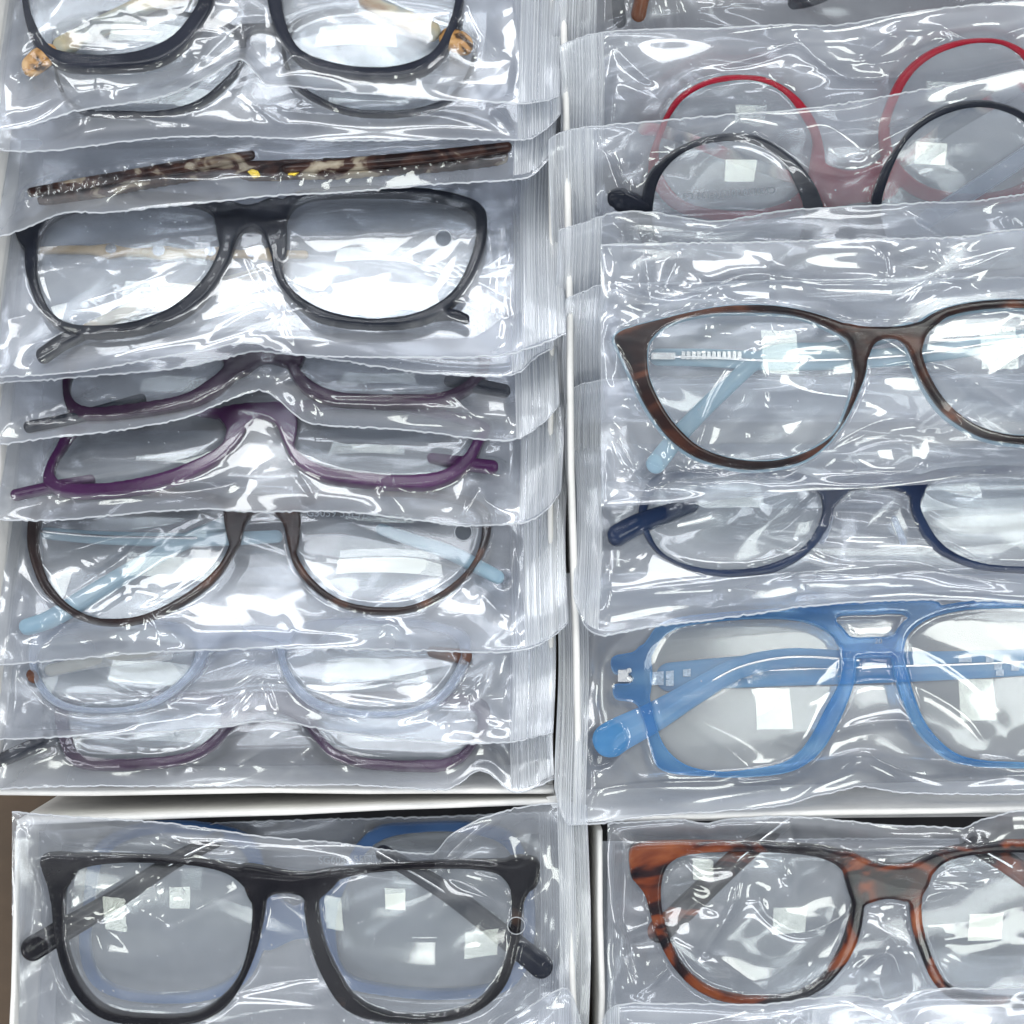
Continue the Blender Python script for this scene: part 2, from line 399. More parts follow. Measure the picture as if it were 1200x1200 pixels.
def eyeglasses(key, plane, eyes, extras, mat, label, thick=15, temples=(), holes=(), lens=True, bits=(), text=(), wlift=0.0, backing=None):
    thick = thick * 0.82
    """eyes: list of (inner outline, outer outline); extras: solid pieces (bridge, end pieces) as outlines."""
    V = []; F = []; solids = []
    t0, t1 = -thick / 2 + wlift, thick / 2 + wlift
    inners = []
    def push(poly, hs):
        v, f = extrude(poly, hs, t0, t1); b = len(V)
        V.extend(v); F.extend([tuple(i + b for i in q) for q in f])
    for inner, outer in eyes:
        I = offset(smooth_closed(inner, 5), 1.6); O = offset(smooth_closed(outer, 4), -1.0)
        inners.append(I); push(O.tolist(), [I.tolist()]); solids.append((O, I))
    for e in extras:
        hs = []
        if isinstance(e, dict): hs = [smooth_closed(h, 3).tolist() for h in e['holes']]; e = e['poly']
        E = smooth_closed(e, 4); push(E.tolist(), hs); solids.append((E, np.array(hs[0]) if hs else None))
    allp = np.vstack([O for O, _ in solids])
    cx, cy = allp.mean(0)
    org = plane.at(cx, cy, 0.0)
    root = empty('eyeglasses', org, label, 'eyeglasses', 'eyeglasses packed in clear zip bags')
    v, f = remesh(V, F, 1.9, 3)
    lay = (v[:, 2] - t0) / (t1 - t0)
    # gentle face curve of the front
    half = (allp[:, 0].max() - allp[:, 0].min()) / 2
    bow = -5.0 * ((v[:, 0] - cx) / max(half, 1)) ** 2
    W = plane.at(v[:, 0], v[:, 1], v[:, 2] + bow)
    fo = mesh_obj('frame_front', W, f, mat, root, org)
    at = fo.data.attributes.new('layer', 'FLOAT', 'POINT'); at.data.foreach_set('value', lay.astype(np.float32))
    if backing:
        VB = []; FB = []
        for inner, outer in eyes:
            I2 = offset(smooth_closed(inner, 5), -0.4); O2 = offset(smooth_closed(outer, 4), 1.6)
            v2, f2 = extrude(O2.tolist(), [I2.tolist()], t0 - 5, t0 + 1.5); b = len(VB)
            VB.extend(v2); FB.extend([tuple(i + b for i in q) for q in f2])
        v2, f2 = remesh(VB, FB, 1.9, 2)
        bow = -5.0 * ((v2[:, 0] - cx) / max(half, 1)) ** 2
        mesh_obj('backing_layer', plane.at(v2[:, 0], v2[:, 1], v2[:, 2] + bow), f2, M[backing], root, org)
    # lenses: domed caps
    if lens:
        for I in inners:
            c = I.mean(0); n = len(I); rings = 12
            Vl = [(c[0], c[1], 0)]; r_all = [0.0]
            for r in range(1, rings + 1):
                k = r / rings * 1.015
                for q in I: Vl.append((c[0] + (q[0] - c[0]) * k, c[1] + (q[1] - c[1]) * k, 0))
            Vl = np.array(Vl)
            Rw = (I[:, 0].max() - I[:, 0].min()) / 2
            # dome radius about 125 mm; use true in-plane distance for foreshortened planes
            st = math.sqrt(1 + plane.s ** 2)
            d2 = (Vl[:, 0] - c[0]) ** 2 + ((Vl[:, 1] - c[1]) * st) ** 2
            R = 560.0
            Vl[:, 2] = 7 - d2 / (2 * R) + 0.0
            bow = -5.0 * ((Vl[:, 0] - cx) / max(half, 1)) ** 2
            Fl = [(0, 1 + (i + 1) % n, 1 + i) for i in range(n)]
            for r in range(rings - 1):
                a0 = 1 + r * n; a1 = a0 + n
                for i in range(n):
                    Fl.append((a0 + i, a0 + (i + 1) % n, a1 + (i + 1) % n, a1 + i))
            mesh_obj('lens', plane.at(Vl[:, 0], Vl[:, 1], Vl[:, 2] + bow + wlift), Fl, M['lens'], root, org)
    obst = [(O, I, t1) for O, I in solids]
    for tp in temples:
        path, widths, ws, tm = tp[:4]
        th = tp[4] if len(tp) > 4 else 13
        Wv, Fv, raw = bar(path, widths, th, ws, plane)
        to = mesh_obj('temple', Wv, Fv, M[tm], root, org)
        if len(tp) > 5 and tp[5]:                       # wire core showing inside
            pth = np.array(path, float)[: max(2, len(path) - 1)]
            Wc, Fc, _ = bar(pth, [3.2, 3.2], 3.2, [w_ + th / 2 for w_ in ws[:2]] if len(ws) > 1 else ws, plane, 8)
            mesh_obj('wire_core', Wc, Fc, M['steel'], to, np.array((0, 0, 0.0)) + np.array(org))
        # film drapes over whatever of the temple stands out beyond the front
        p = smooth_open(np.array(path, float), 4)
        for q, wq, hq in zip(p, np.interp(np.linspace(0, 1, len(p)), np.linspace(0, 1, len(widths)), widths), np.interp(np.linspace(0, 1, len(p)), np.linspace(0, 1, len(ws)), ws)):
            a = np.linspace(0, 2 * math.pi, 9)[:-1]
            obst.append((np.stack([q[0] + np.cos(a) * wq / 2, q[1] + np.sin(a) * wq / 2], 1), None, hq + th / 2))
    for b in bits:                                       # hinge plates, rivets, trims: (name, outline, w0, w1, mat)
        nm, poly, w0, w1, bm = b
        v, f = extrude([tuple(q) for q in poly], [], w0, w1); v = np.array(v)
        mesh_obj(nm, plane.at(v[:, 0], v[:, 1], v[:, 2]), f, M[bm], root, org, smooth=False)
    for (s_, x, y, size, rot, wz, mirror) in text:
        cu = bpy.data.curves.new('printed_text', 'FONT'); cu.body = s_; cu.size = 1.0; cu.extrude = 0.0
        cu.align_x = 'CENTER'; cu.align_y = 'CENTER'; cu.resolution_u = 3
        tob = bpy.data.objects.new('tmp', cu); sc.collection.objects.link(tob)
        dg = bpy.context.evaluated_depsgraph_get()
        me = bpy.data.meshes.new_from_object(tob.evaluated_get(dg))
        co = np.zeros(len(me.vertices) * 3, np.float32); me.vertices.foreach_get('co', co); co = co.reshape(-1, 3)
        fs = [tuple(p.vertices) for p in me.polygons]
        bpy.data.objects.remove(tob)
        X = co[:, 0] * size * (-1 if mirror else 1); Y = -co[:, 1] * size
        ca, sa = math.cos(math.radians(rot)), math.sin(math.radians(rot))
        px = x + X * ca - Y * sa; py = y + X * sa + Y * ca
        mesh_obj('printed_text', plane.at(px, py, np.full(len(px), wz)), fs, M['print'], root, org, smooth=False)
    OBST[key] = obst
    return root

# ------------------------------------------------------------------ film bags
def fft_noise(nv, nu, du, dv, lx, ly, ang=0.0, seed=0):
    r = np.random.default_rng(seed)
    W = r.standard_normal((nv, nu))
    fy = np.fft.fftfreq(nv, dv)[:, None]; fx = np.fft.fftfreq(nu, du)[None, :]
    c, s_ = math.cos(ang), math.sin(ang)
    a = (fx * c + fy * s_) * lx; b = (-fx * s_ + fy * c) * ly
    q = np.sqrt(a * a + b * b)
    H = np.exp(-q * q * 3) * (1 - np.exp(-q * q * 20))
    out = np.real(np.fft.ifft2(np.fft.fft2(W) * H))
    return out / (out.std() + 1e-9)

def relax(O, fixed, it, w0=None):
    w_ = O.copy() if w0 is None else w0.copy()
    for k in range(it):
        a = w_.copy()
        a[1:-1, 1:-1] = 0.25 * (w_[:-2, 1:-1] + w_[2:, 1:-1] + w_[1:-1, :-2] + w_[1:-1, 2:])
        w_ = np.maximum(a, O)
        w_[fixed] = 0
    return w_

def edge_fn(pl):
    sp = smooth_open(np.array(pl, float), 8)
    o = np.argsort(sp[:, 0], kind='stable')
    xs, ys = sp[o, 0], sp[o, 1]
    return lambda x: np.interp(x, xs, ys)

# lines along which each bag's sheet is visibly folded
FOLDS = dict(
 L1=[[(205,104),(250,64),(285,32)],[(290,32),(303,80),(325,104)],[(325,95),(350,75),(400,80),(420,90)],[(540,0),(560,45),(585,62)],[(60,140),(90,110),(130,100)],[(600,0),(610,60),(600,115)]],
 L2=[[(330,128),(420,138),(520,140),(600,158)],[(100,140),(180,146),(250,150)],[(575,135),(600,158)]],
 L3=[[(60,215),(200,196),(330,192),(430,186),(530,184),(605,203)],[(470,188),(478,208)],[(492,190),(484,206)],[(150,215),(165,238)],[(10,230),(60,212)],[(130,240),(170,225),(230,222),(275,226)]],
 L4=[[(290,310),(305,335),(327,372)],[(560,250),(575,300),(570,390)],[(545,360),(570,395),(588,402)],[(602,265),(592,330),(580,410)],[(330,345),(345,400),(360,418)],[(70,365),(120,355),(190,330)],[(210,425),(290,375),(325,372)],[(610,250),(605,300),(598,360)]],
 L5=[[(265,420),(280,440),(310,452)],[(330,432),(420,455),(510,462),(560,500),(575,510)],[(215,487),(250,465),(310,450)],[(450,500),(520,490),(560,508)],[(350,430),(360,455),(375,490)]],
 L6=[[(330,520),(380,545),(450,557),(520,552)],[(457,562),(445,585)],[(450,577),(475,600)],[(570,560),(565,585),(602,612)],[(245,592),(290,562)],[(545,555),(560,575),(545,600)],[(80,590),(200,585),(280,570)]],
 L7=[[(140,765),(142,740),(160,725),(175,728),(195,765)],[(430,760),(455,735),(480,760)],[(195,655),(110,710),(60,750)],[(180,622),(140,660),(75,700)],[(604,620),(607,680),(602,760)],[(560,690),(585,720)],[(50,660),(180,622)],[(5,750),(60,725),(70,720)],[(215,760),(200,740)]],
 L8=[[(255,855),(300,800),(318,808),(330,845)],[(345,770),(300,785),(220,800)],[(560,855),(550,820),(570,790),(590,745)],[(330,800),(400,835),(450,860)],[(20,770),(15,830),(5,862)],[(150,850),(190,845),(270,835)]],
 L9=[[(430,925),(385,880),(335,872),(255,915)],[(640,880),(600,915)],[(160,895),(190,898),(200,910)],[(210,910),(225,900),(245,915)]],
 R0=[[(735,-10),(745,40)],[(790,-10),(795,35)],[(930,-10),(1000,40)],[(760,-20),(768,38)]],
 R1=[[(712,45),(740,75),(762,95)],[(930,40),(960,70),(1000,90),(1080,85)],[(1010,62),(1040,40),(1060,25)],[(1090,25),(1140,45),(1200,30)],[(845,75),(900,60),(960,30)],[(712,48),(713,100)]],
 R2=[[(698,155),(720,185),(735,225),(738,250)],[(775,185),(830,165),(860,140),(880,150),(930,185),(990,205),(1030,190),(1060,170)],[(1020,205),(1045,185),(1050,180)],[(722,180),(740,220)],[(1000,180),(1060,150),(1140,110)]],
 R3=[[(775,255),(795,285)],[(1055,240),(1090,260),(1120,282)],[(1170,240),(1190,270)],[(720,258),(735,285)]],
 R4=[[(706,322),(740,345),(800,355),(870,325),(960,330),(1060,325),(1130,315),(1170,300),(1200,290)],[(735,355),(800,368),(900,373),(1000,378),(1090,370),(1200,330)],[(880,415),(840,460),(810,540)],[(880,418),(870,470)],[(885,418),(905,480)],
     [(715,500),(740,540),(760,570)],[(1010,450),(1040,430),(1100,430),(1170,470),(1200,490)],[(920,560),(980,520),(1040,495),(1100,500)],[(1000,570),(1060,555),(1080,545)],[(1030,290),(1038,325)],[(1090,285),(1110,315)],[(755,290),(760,345)],[(800,290),(775,345)],[(890,410),(960,385)],[(800,555),(860,550),(900,560)]],
 R5=[[(940,640),(980,662),(1060,665),(1120,680),(1200,690)],[(880,690),(960,675),(1060,672),(1120,685)],[(970,600),(1060,612),(1100,620)],[(990,575),(1070,590),(1120,615),(1200,625)],[(720,700),(820,690),(920,680),(1000,680),(1090,678),(1200,700)],[(960,633),(1060,635),(1200,655)],[(770,620),(830,605),(860,590)],[(700,650),(730,665),(755,650)]],
 R6=[[(660,840),(690,880),(690,930)],[(790,828),(880,858),(950,882)],[(940,822),(975,780),(1020,760),(1075,762),(1130,795),(1165,830)],[(945,825),(1010,798),(1070,805),(1130,840),(1160,880)],[(980,860),(1010,850),(1065,848),(1120,875)],
     [(925,942),(975,905),(1010,886),(1060,905),(1120,925)],[(798,842),(840,870),(880,902)],[(700,925),(760,918),(860,915)],[(1175,850),(1165,890)]],
 C1=[[(170,965),(220,985),(300,990),(420,1000)],[(50,1000),(200,1006),(330,1022),(450,1012),(540,1002),(605,1012),(622,980)],[(105,1080),(190,1030)],[(185,1030),(195,1075),(280,1040)],[(520,1020),(600,1060)],[(35,985),(45,1040),(40,1100)],[(610,1060),(625,1090)],[(640,1120),(650,1150)],[(520,1000),(570,965),(630,950)]],
 D1=[[(765,985),(870,987),(960,995),(1060,990),(1200,985)],[(1050,1015),(1120,1010),(1200,1000)],[(868,1000),(855,1060),(820,1120)],[(885,1040),(900,1070),(940,1090),(985,1075)],[(1035,1080),(1100,1115)],[(728,1070),(750,1160)],[(755,1160),(785,1130)],[(915,1000),(920,1030)],[(1000,1140),(1040,1115),(1060,1160)]],
 D2=[[(730,1190),(800,1200),(860,1190)],[(1000,1180),(1045,1200),(1065,1180)]],
)

def zip_bag(key, plane, top, bottom, xl, xr, label, seed, free='bottom', zipside='right', zipw=44, glasses=None,
            wr=1.0, res=2.05, punch=None, creases=18, group='clear zip bags filed in the boxes', hot=(), lens_calm=0.55, backdepth=24, flutter=4.0, drift=0.0, zlean=0.0):
    glasses = OBST.get(glasses or key, [])
    ft = edge_fn(top) if not callable(top) else top
    fb = edge_fn(bottom) if not callable(bottom) else bottom
    h = 0
    xm = np.linspace(xl, xr, 9); h = float(np.mean(fb(xm) - ft(xm)))
    nu = int((xr - xl) / res); nv = int(abs(h) * math.sqrt(1 + plane.s ** 2) / res)
    nu = max(nu, 12); nv = max(nv, 12)
    u = np.linspace(0, 1, nu); v = np.linspace(0, 1, nv)
    U, Vv = np.meshgrid(u, v)
    r = np.random.default_rng(seed)
    # ragged, slightly bowed short sides
    fromfree = (1 - Vv) if free == 'bottom' else Vv          # 0 at the free edge
    X = xl + (xr - xl) * U
    shift = zlean * fromfree * (U if zipside == 'right' else (1 - U)) ** 4
    Yt, Yb = ft(X), fb(X)
    Y = Yt + (Yb - Yt) * Vv
    X = X + shift + 2.5 * np.sin(Vv * 5 + seed) * np.where(zipside == 'right', U, 1 - U) ** 6
    du = (xr - xl) / nu; dv = abs(h) / nv
    # --- obstacle under the sheet
    c = 3
    Xc, Yc = X[::c, ::c], Y[::c, ::c]
    O = np.full(Xc.shape, 0.0)
    for (A, B, t) in glasses:
        m = in_poly(Xc, Yc, A)
        if B is not None: m &= ~in_poly(Xc, Yc, B)
        O[m] = np.maximum(O[m], t + 1.0)
    fixed = np.zeros(O.shape, bool); fixed[0] = fixed[-1] = True; fixed[:, 0] = fixed[:, -1] = True
    # coarse-to-fine relaxation
    c2 = O[::3, ::3]; fx2 = np.zeros(c2.shape, bool); fx2[0] = fx2[-1] = True; fx2[:, 0] = fx2[:, -1] = True
    wc = relax(c2, fx2, 260)
    def up(a, shape):
        yi = np.linspace(0, a.shape[0] - 1, shape[0]); xi = np.linspace(0, a.shape[1] - 1, shape[1])
        t_ = np.array([np.interp(xi, np.arange(a.shape[1]), row) for row in a])
        return np.array([np.interp(yi, np.arange(a.shape[0]), t_[:, k]) for k in range(shape[1])]).T
    w1 = relax(O, fixed, 60, np.maximum(up(wc, O.shape), O))
    wt = up(w1, X.shape)
    lift = wt.copy()
    # --- wrinkles
    edge = np.minimum.reduce([U * nu * du, (1 - U) * nu * du, Vv * nv * dv, (1 - Vv) * nv * dv])
    em = np.clip(edge / 22, 0, 1); em = em * em * (3 - 2 * em)
    big = fft_noise(nv, nu, du, dv, 420, 130, 0.0, seed * 7 + 1)
    med = fft_noise(nv, nu, du, dv, 260, 75, 0.3 * (r.random() - .5), seed * 7 + 2)
    dg1 = fft_noise(nv, nu, du, dv, 260, 60, 0.6, seed * 7 + 3)
    dg2 = fft_noise(nv, nu, du, dv, 260, 60, -0.6, seed * 7 + 4)
    env = np.clip(0.35 + 0.6 * fft_noise(nv, nu, du, dv, 300, 180, 0, seed * 7 + 5), 0.0, 1.5)
    env2 = np.clip(0.0 + 0.7 * fft_noise(nv, nu, du, dv, 260, 160, 0, seed * 7 + 6), 0.0, 1.5)
    env3 = np.clip(0.0 + 0.7 * fft_noise(nv, nu, du, dv, 260, 160, 0, seed * 7 + 16), 0.0, 1.5)
    rid = lambda n_: (0.8 - np.sqrt(n_ * n_ + 0.05))
    wk = 4.6 * big + 1.6 * med
    wk += 0.8 * rid(med) * env + 0.8 * rid(dg1) * env2 + 0.8 * rid(dg2) * env3
    crs = np.zeros_like(wk)
    foci = []
    if glasses:
        allp = np.vstack([A for A, _, _ in glasses])
        for _ in range(6): foci.append(allp[r.integers(len(allp))])
    foci += [np.array([xl + (xr - xl) * r.random(), float(np.mean(Yt) + (np.mean(Yb) - np.mean(Yt)) * r.random())]) for _ in range(3)]
    for k in range(creases * 2):
        f = foci[r.integers(len(foci))]
        L = r.uniform(80, 300); an = r.normal(0, 0.42) + (math.pi if r.random() < .5 else 0)
        if r.random() < 0.3: an = r.uniform(0, 2 * math.pi); L *= .5
        p0 = f + r.normal(0, 12, 2)
        dx, dy = math.cos(an), math.sin(an)
        a = (X - p0[0]) * dx + (Y - p0[1]) * dy
        b = -(X - p0[0]) * dy + (Y - p0[1]) * dx
        b = b - r.normal(0, 0.06) * a - r.normal(0, .0008) * a * a
        t = np.clip(a / L, 0, 1)
        envc = np.where((a > 0) & (a < L), np.sin(np.pi * t ** 0.55), 0)
        w1_ = r.uniform(1.6, 4.0) * (0.5 + t); w2_ = w1_ * r.uniform(1.0, 5.0)
        amp = r.uniform(0.5, 1.9) * (1 if r.random() < .75 else -0.7)
        crs += amp * envc * np.where(b > 0, np.exp(-b / w1_), np.exp(b / w2_))
    def trace(fold, amp, w1_, w2_):
        """A fold running along a given line, fading out at both ends."""
        q = smooth_open(np.array(fold, float), 5)
        best = np.full(X.shape, 1e9); side = np.zeros(X.shape); tt_ = np.zeros(X.shape)
        x0, x1 = q[:, 0].min() - 40, q[:, 0].max() + 40
        c0 = max(0, int((x0 - xl) / (xr - xl) * nu)); c1 = min(nu, int((x1 - xl) / (xr - xl) * nu) + 1)
        if c1 <= c0: return
        sx, sy = X[:, c0:c1], Y[:, c0:c1]
        bb = np.full(sx.shape, 1e9); sd = np.zeros(sx.shape); tq = np.zeros(sx.shape)
        n_ = len(q) - 1
        for m_ in range(n_):
            e = q[m_ + 1] - q[m_]; l2 = e @ e + 1e-9
            h_ = np.clip(((sx - q[m_, 0]) * e[0] + (sy - q[m_, 1]) * e[1]) / l2, 0, 1)
            ddx = sx - q[m_, 0] - h_ * e[0]; ddy = sy - q[m_, 1] - h_ * e[1]
            dd = ddx * ddx + ddy * ddy
            up_ = dd < bb
            bb = np.where(up_, dd, bb); sd = np.where(up_, e[0] * ddy - e[1] * ddx, sd); tq = np.where(up_, (m_ + h_) / n_, tq)
        b = np.sqrt(bb)
        crs[:, c0:c1] += amp * np.sin(np.pi * np.clip(tq * .9 + .05, 0, 1)) ** .5 * np.where(sd > 0, np.exp(-b / w1_), np.exp(-b / w2_))
    for fo_ in FOLDS.get(key, []):
        a_ = r.uniform(4.4, 6.8); w_ = r.uniform(4.2, 8.0)
        trace(fo_, a_, w_, w_ * r.uniform(1.2, 2.4))
    for (hx, hy, hr, hamp) in hot:        # tightly crumpled spots
        g = np.exp(-((X - hx) ** 2 + (Y - hy) ** 2) / (2 * hr * hr))
        cr = fft_noise(nv, nu, du, dv, 120, 52, r.uniform(-.8, .8), seed * 7 + 9)
        crs += hamp * g * rid(cr) * 1.1
    # zip track area stays flat, with ridges running along it
    dz = (xr - xl) * (1 - U) if zipside == 'right' else (xr - xl) * U
    zm = np.clip((dz - zipw + 4) / 14, 0, 1)
    # how firmly the sheet is held: against the frame, and stretched over a lens opening
    def blur(Q, n_):
        for _ in range(n_):
            Q[1:-1, 1:-1] = (Q[1:-1, 1:-1] * 2 + Q[:-2, 1:-1] + Q[2:, 1:-1] + Q[1:-1, :-2] + Q[1:-1, 2:]) / 6
        return Q
    def fill(poly, val, arr, cut=None, mx=True):
        x0, x1 = poly[:, 0].min(), poly[:, 0].max()
        c0 = max(0, int((x0 - xl) / (xr - xl) * nu) - 4); c1 = min(nu, int((x1 - xl) / (xr - xl) * nu) + 5)
        if c1 <= c0: return
        sx, sy = X[:, c0:c1], Y[:, c0:c1]
        m = in_poly(sx, sy, poly)
        if cut is not None: m &= ~in_poly(sx, sy, cut)
        sub = arr[:, c0:c1]; sub[m] = np.maximum(sub[m], val)
    Hm = np.zeros(X.shape); Lm = np.zeros(X.shape)
    for (A, B, t) in glasses:
        fill(A, t + 1.0, Hm, B)
        if B is not None: fill(B, 1.0, Lm)
    Mk = (Hm > 0.5).astype(float)
    Hs = blur(Hm.copy(), 5); Ms = blur(Mk.copy(), 5); lm = blur(Lm, 6)
    hh = Hs / np.maximum(Ms, 0.05)
    hold = np.clip(Ms * 1.5, 0, 1); hold = hold * hold * (3 - 2 * hold)
    wr_ = (wk * 0.95 + crs) * wr * em * (0.12 + 0.88 * zm) * (1 - lm * lens_calm)
    wt = blur(wt + wr_, 1)
    # over the frame the sheet rides on it, sagging a little between touches
    ride = hh + 0.6 + 0.10 * np.clip(wr_, -3, 6)
    wt = wt * (1 - hold) + np.maximum(ride, 0.55 * ride + 0.45 * wt) * hold
    wt = blur(wt, 1)
    lift = np.maximum(lift, 0)
    hz = np.clip(1 + 0.35 * fft_noise(nv, nu, du, dv, 60, 40, 0.3, seed + 501) + 0.25 * fft_noise(nv, nu, du, dv, 14, 10, 1.2, seed + 502), .3, 2.6)
    spk = r.random(hz.shape) > 0.9985
    hz = (hz + 9.0 * spk) * (1 - 0.8 * hold)
    clg = hold * np.clip(1.0 + 0.35 * fft_noise(nv, nu, du, dv, 160, 110, 0, seed + 503), 0.25, 1)
    e1 = fft_noise(8, nu, du, dv, 220, 220, 0, seed * 7 + 12)[0]
    e1 = np.interp(np.arange(nu), np.arange(nu), e1)
    flut = flutter * e1[None, :] * np.exp(-fromfree * nv * dv / 26)
    wt = wt * (1 - 0.0) + flut
    org = plane.at((xl + xr) / 2, float(np.mean(fb(xm) if free == 'bottom' else ft(xm))), 0.0)
    root = empty('zip_bag', org, label, 'zip bag', group)
    # --- front sheet
    def grid_faces(nv_, nu_, flip=False):
        i = np.arange(nv_ * nu_).reshape(nv_, nu_)
        q = np.stack([i[:-1, :-1], i[1:, :-1], i[1:, 1:], i[:-1, 1:]], -1).reshape(-1, 4)
        return q
    Wt = plane.at(X, Y, wt).reshape(-1, 3)
    F = grid_faces(nv, nu)
    px, py = X.ravel().copy(), Y.ravel().copy()
    if punch:
        hx, hy, hr = punch
        q = np.stack([px[F].mean(1), py[F].mean(1)], 1)
        inside = np.hypot(q[:, 0] - hx, q[:, 1] - hy) < hr
        rem = F[inside]; F = F[~inside]
        bnd = np.intersect1d(np.unique(rem), np.unique(F))
        d = np.hypot(px[bnd] - hx, py[bnd] - hy); kx = hr / np.maximum(d, 1e-6)
        wtf = wt.ravel()
        nx = hx + (px[bnd] - hx) * kx; ny = hy + (py[bnd] - hy) * kx
        px[bnd] = nx; py[bnd] = ny
        Wt = plane.at(px, py, wtf); hz = hz.ravel(); clg = clg.ravel()
        used = np.unique(F); mp = -np.ones(len(px), int); mp[used] = np.arange(len(used))
        F = mp[F]; Wt = Wt[used]; hz = hz[used]; clg = clg[used]
        # rim of the punched hole
        a = np.linspace(0, 2 * math.pi, 33)[:-1]
        wh = float(np.interp(0, [0], [wt[np.unravel_index(np.argmin((X - hx) ** 2 + (Y - hy) ** 2), X.shape)]]))
        Vr = []; Fr = []
        for i, t in enumerate(a):
            for j in range(5):
                b = 2 * math.pi * j / 5
                rr = hr + 0.5 * math.cos(b)
                Vr.append((hx + rr * math.cos(t), hy + rr * math.sin(t), wh + 0.8 * math.sin(b)))
        for i in range(32):
            for j in range(5):
                Fr.append((i * 5 + j, ((i + 1) % 32) * 5 + j, ((i + 1) % 32) * 5 + (j + 1) % 5, i * 5 + (j + 1) % 5))
        Vr = np.array(Vr)
        mesh_obj('punched_hole_rim', plane.at(Vr[:, 0], Vr[:, 1], Vr[:, 2]), Fr, M['seam'], root, org).data.attributes.new('haze', 'FLOAT', 'POINT').data.foreach_set('value', np.ones(len(Vr), np.float32))
    set_haze(mesh_obj('front_sheet', Wt, F, M['film'], root, org), hz.ravel(), clg.ravel())
    # --- back sheet
    c = 3
    Xb, Yb_ = X[::c, ::c], Y[::c, ::c]
    if True:
        Xb = np.concatenate([Xb, X[::c, -1:]], 1) if (nu - 1) % c else Xb
        Yb_ = np.concatenate([Yb_, Y[::c, -1:]], 1) if (nu - 1) % c else Yb_
        cols = list(range(0, nu, c)) + ([nu - 1] if (nu - 1) % c else [])
        rows = list(range(0, nv, c)) + ([nv - 1] if (nv - 1) % c else [])
        Xb, Yb_ = X[np.ix_(rows, cols)], Y[np.ix_(rows, cols)]
        eb = np.clip(edge[np.ix_(rows, cols)] / 46, 0, 1)
        lf = lift[np.ix_(rows, cols)]; lf = lf / (lf.max() + 1e-6) if glasses else lf * 0 + .15
        wb = -backdepth * np.minimum(eb, np.clip(lf * 1.6, .12, 1)) + flut[np.ix_(rows, cols)] - 0.5
        wb = wb + wr * (3.4 * big + 2.4 * rid(dg1) * env2 + 2.0 * rid(dg2) * env3)[::-1, ::-1][np.ix_(rows, cols)] * eb
        set_haze(mesh_obj('back_sheet', plane.at(Xb, Yb_, wb).reshape(-1, 3), grid_faces(len(rows), len(cols)), M['film_back'], root, org), 1.0)
    # --- zip strip: thick hazy band with raised tracks
    nz_ = 84; vz = np.arange(0, nv, 3)
    uz = (np.linspace(1 - zipw / (xr - xl), 1, nz_) if zipside == 'right' else np.linspace(0, zipw / (xr - xl), nz_))
    iu = uz * (nu - 1)
    def samp(A): return np.array([np.interp(iu, np.arange(nu), A[k]) for k in vz])
    Xz, Yz, Wz = samp(X), samp(Y), samp(wt)
    tt = np.linspace(0, 1, nz_)
    tracks = np.zeros(nz_)
    for c0, a0, s0 in [(0.03, 1.2, .012), (0.09, .7, .01), (0.16, 1.6, .012), (0.22, .8, .01), (0.29, 1.2, .012), (0.35, 2.4, .012), (0.43, 2.6, .012), (0.51, 2.6, .012),
                       (0.58, 1.2, .01), (0.64, .8, .01), (0.70, 1.5, .012), (0.76, .8, .01), (0.83, 1.4, .012), (0.89, .9, .01), (0.95, 1.2, .012)]:
        c0 = c0 + r.normal(0, .01); a0 *= r.uniform(.5, 1.25)
        tracks += a0 * np.exp(-((tt - c0) / s0) ** 2 / 2)
    jit = fft_noise(len(vz), nz_, 1, 2, 400, 8, math.pi / 2, seed + 77)
    Wz = Wz + 1.2 + tracks[None, :] + 0.35 * jit
    set_haze(mesh_obj('zip_strip', plane.at(Xz, Yz, Wz).reshape(-1, 3), grid_faces(len(vz), nz_), M['zip'], root, org), (0.55 + 0.50 * tracks[None, :] + 0.12 * jit).ravel())
    # --- welded seam along the free edge
    row = -1 if free == 'bottom' else 0
    pe = np.stack([X[row, ::2], Y[row, ::2], wt[row, ::2]], 1)
    zc = -1 if zipside == 'right' else 0
    ps = np.stack([X[::3, zc], Y[::3, zc], wt[::3, zc]], 1)
    if free == 'bottom': ps = ps[::-1]
    if zipside == 'right': pe = np.vstack([pe, ps[1:]])
    else: pe = np.vstack([ps[::-1][:-1], pe])
    jy = r.normal(0, 0.5, len(pe)); pe[:, 1] += jy
    Vs = []; Fs = []
    for i in range(len(pe)):
        for j in range(6):
            b = 2 * math.pi * j / 6
            Vs.append((pe[i, 0], pe[i, 1] + (1.1 + .2 * jy[i]) * math.cos(b), pe[i, 2] + 0.9 * math.sin(b)))
    for i in range(len(pe) - 1):
        for j in range(6):
            Fs.append((i * 6 + j, (i + 1) * 6 + j, (i + 1) * 6 + (j + 1) % 6, i * 6 + (j + 1) % 6))
    Vs = np.array(Vs)
    mesh_obj('welded_seam', plane.at(Vs[:, 0], Vs[:, 1], Vs[:, 2]), Fs, M['seam'], root, org).data.attributes.new('haze', 'FLOAT', 'POINT').data.foreach_set('value', np.ones(len(Vs), np.float32))
    return root

# ------------------------------------------------------------------ the table and the boxes
def sheet(name, x0, y0, x1, y1, z, mat, n=2):
    V = np.array([P(np.array(a, float), np.array(b, float), np.array(z, float)) for a, b in ((x0, y0), (x1, y0), (x1, y1), (x0, y1))])
    o = mesh_obj(name, V, [(0, 3, 2, 1)], mat, smooth=False)
    o['kind'] = 'structure'; return o
sheet('table_surface', -2500, -2500, 3700, 3700, -232, M['table'])

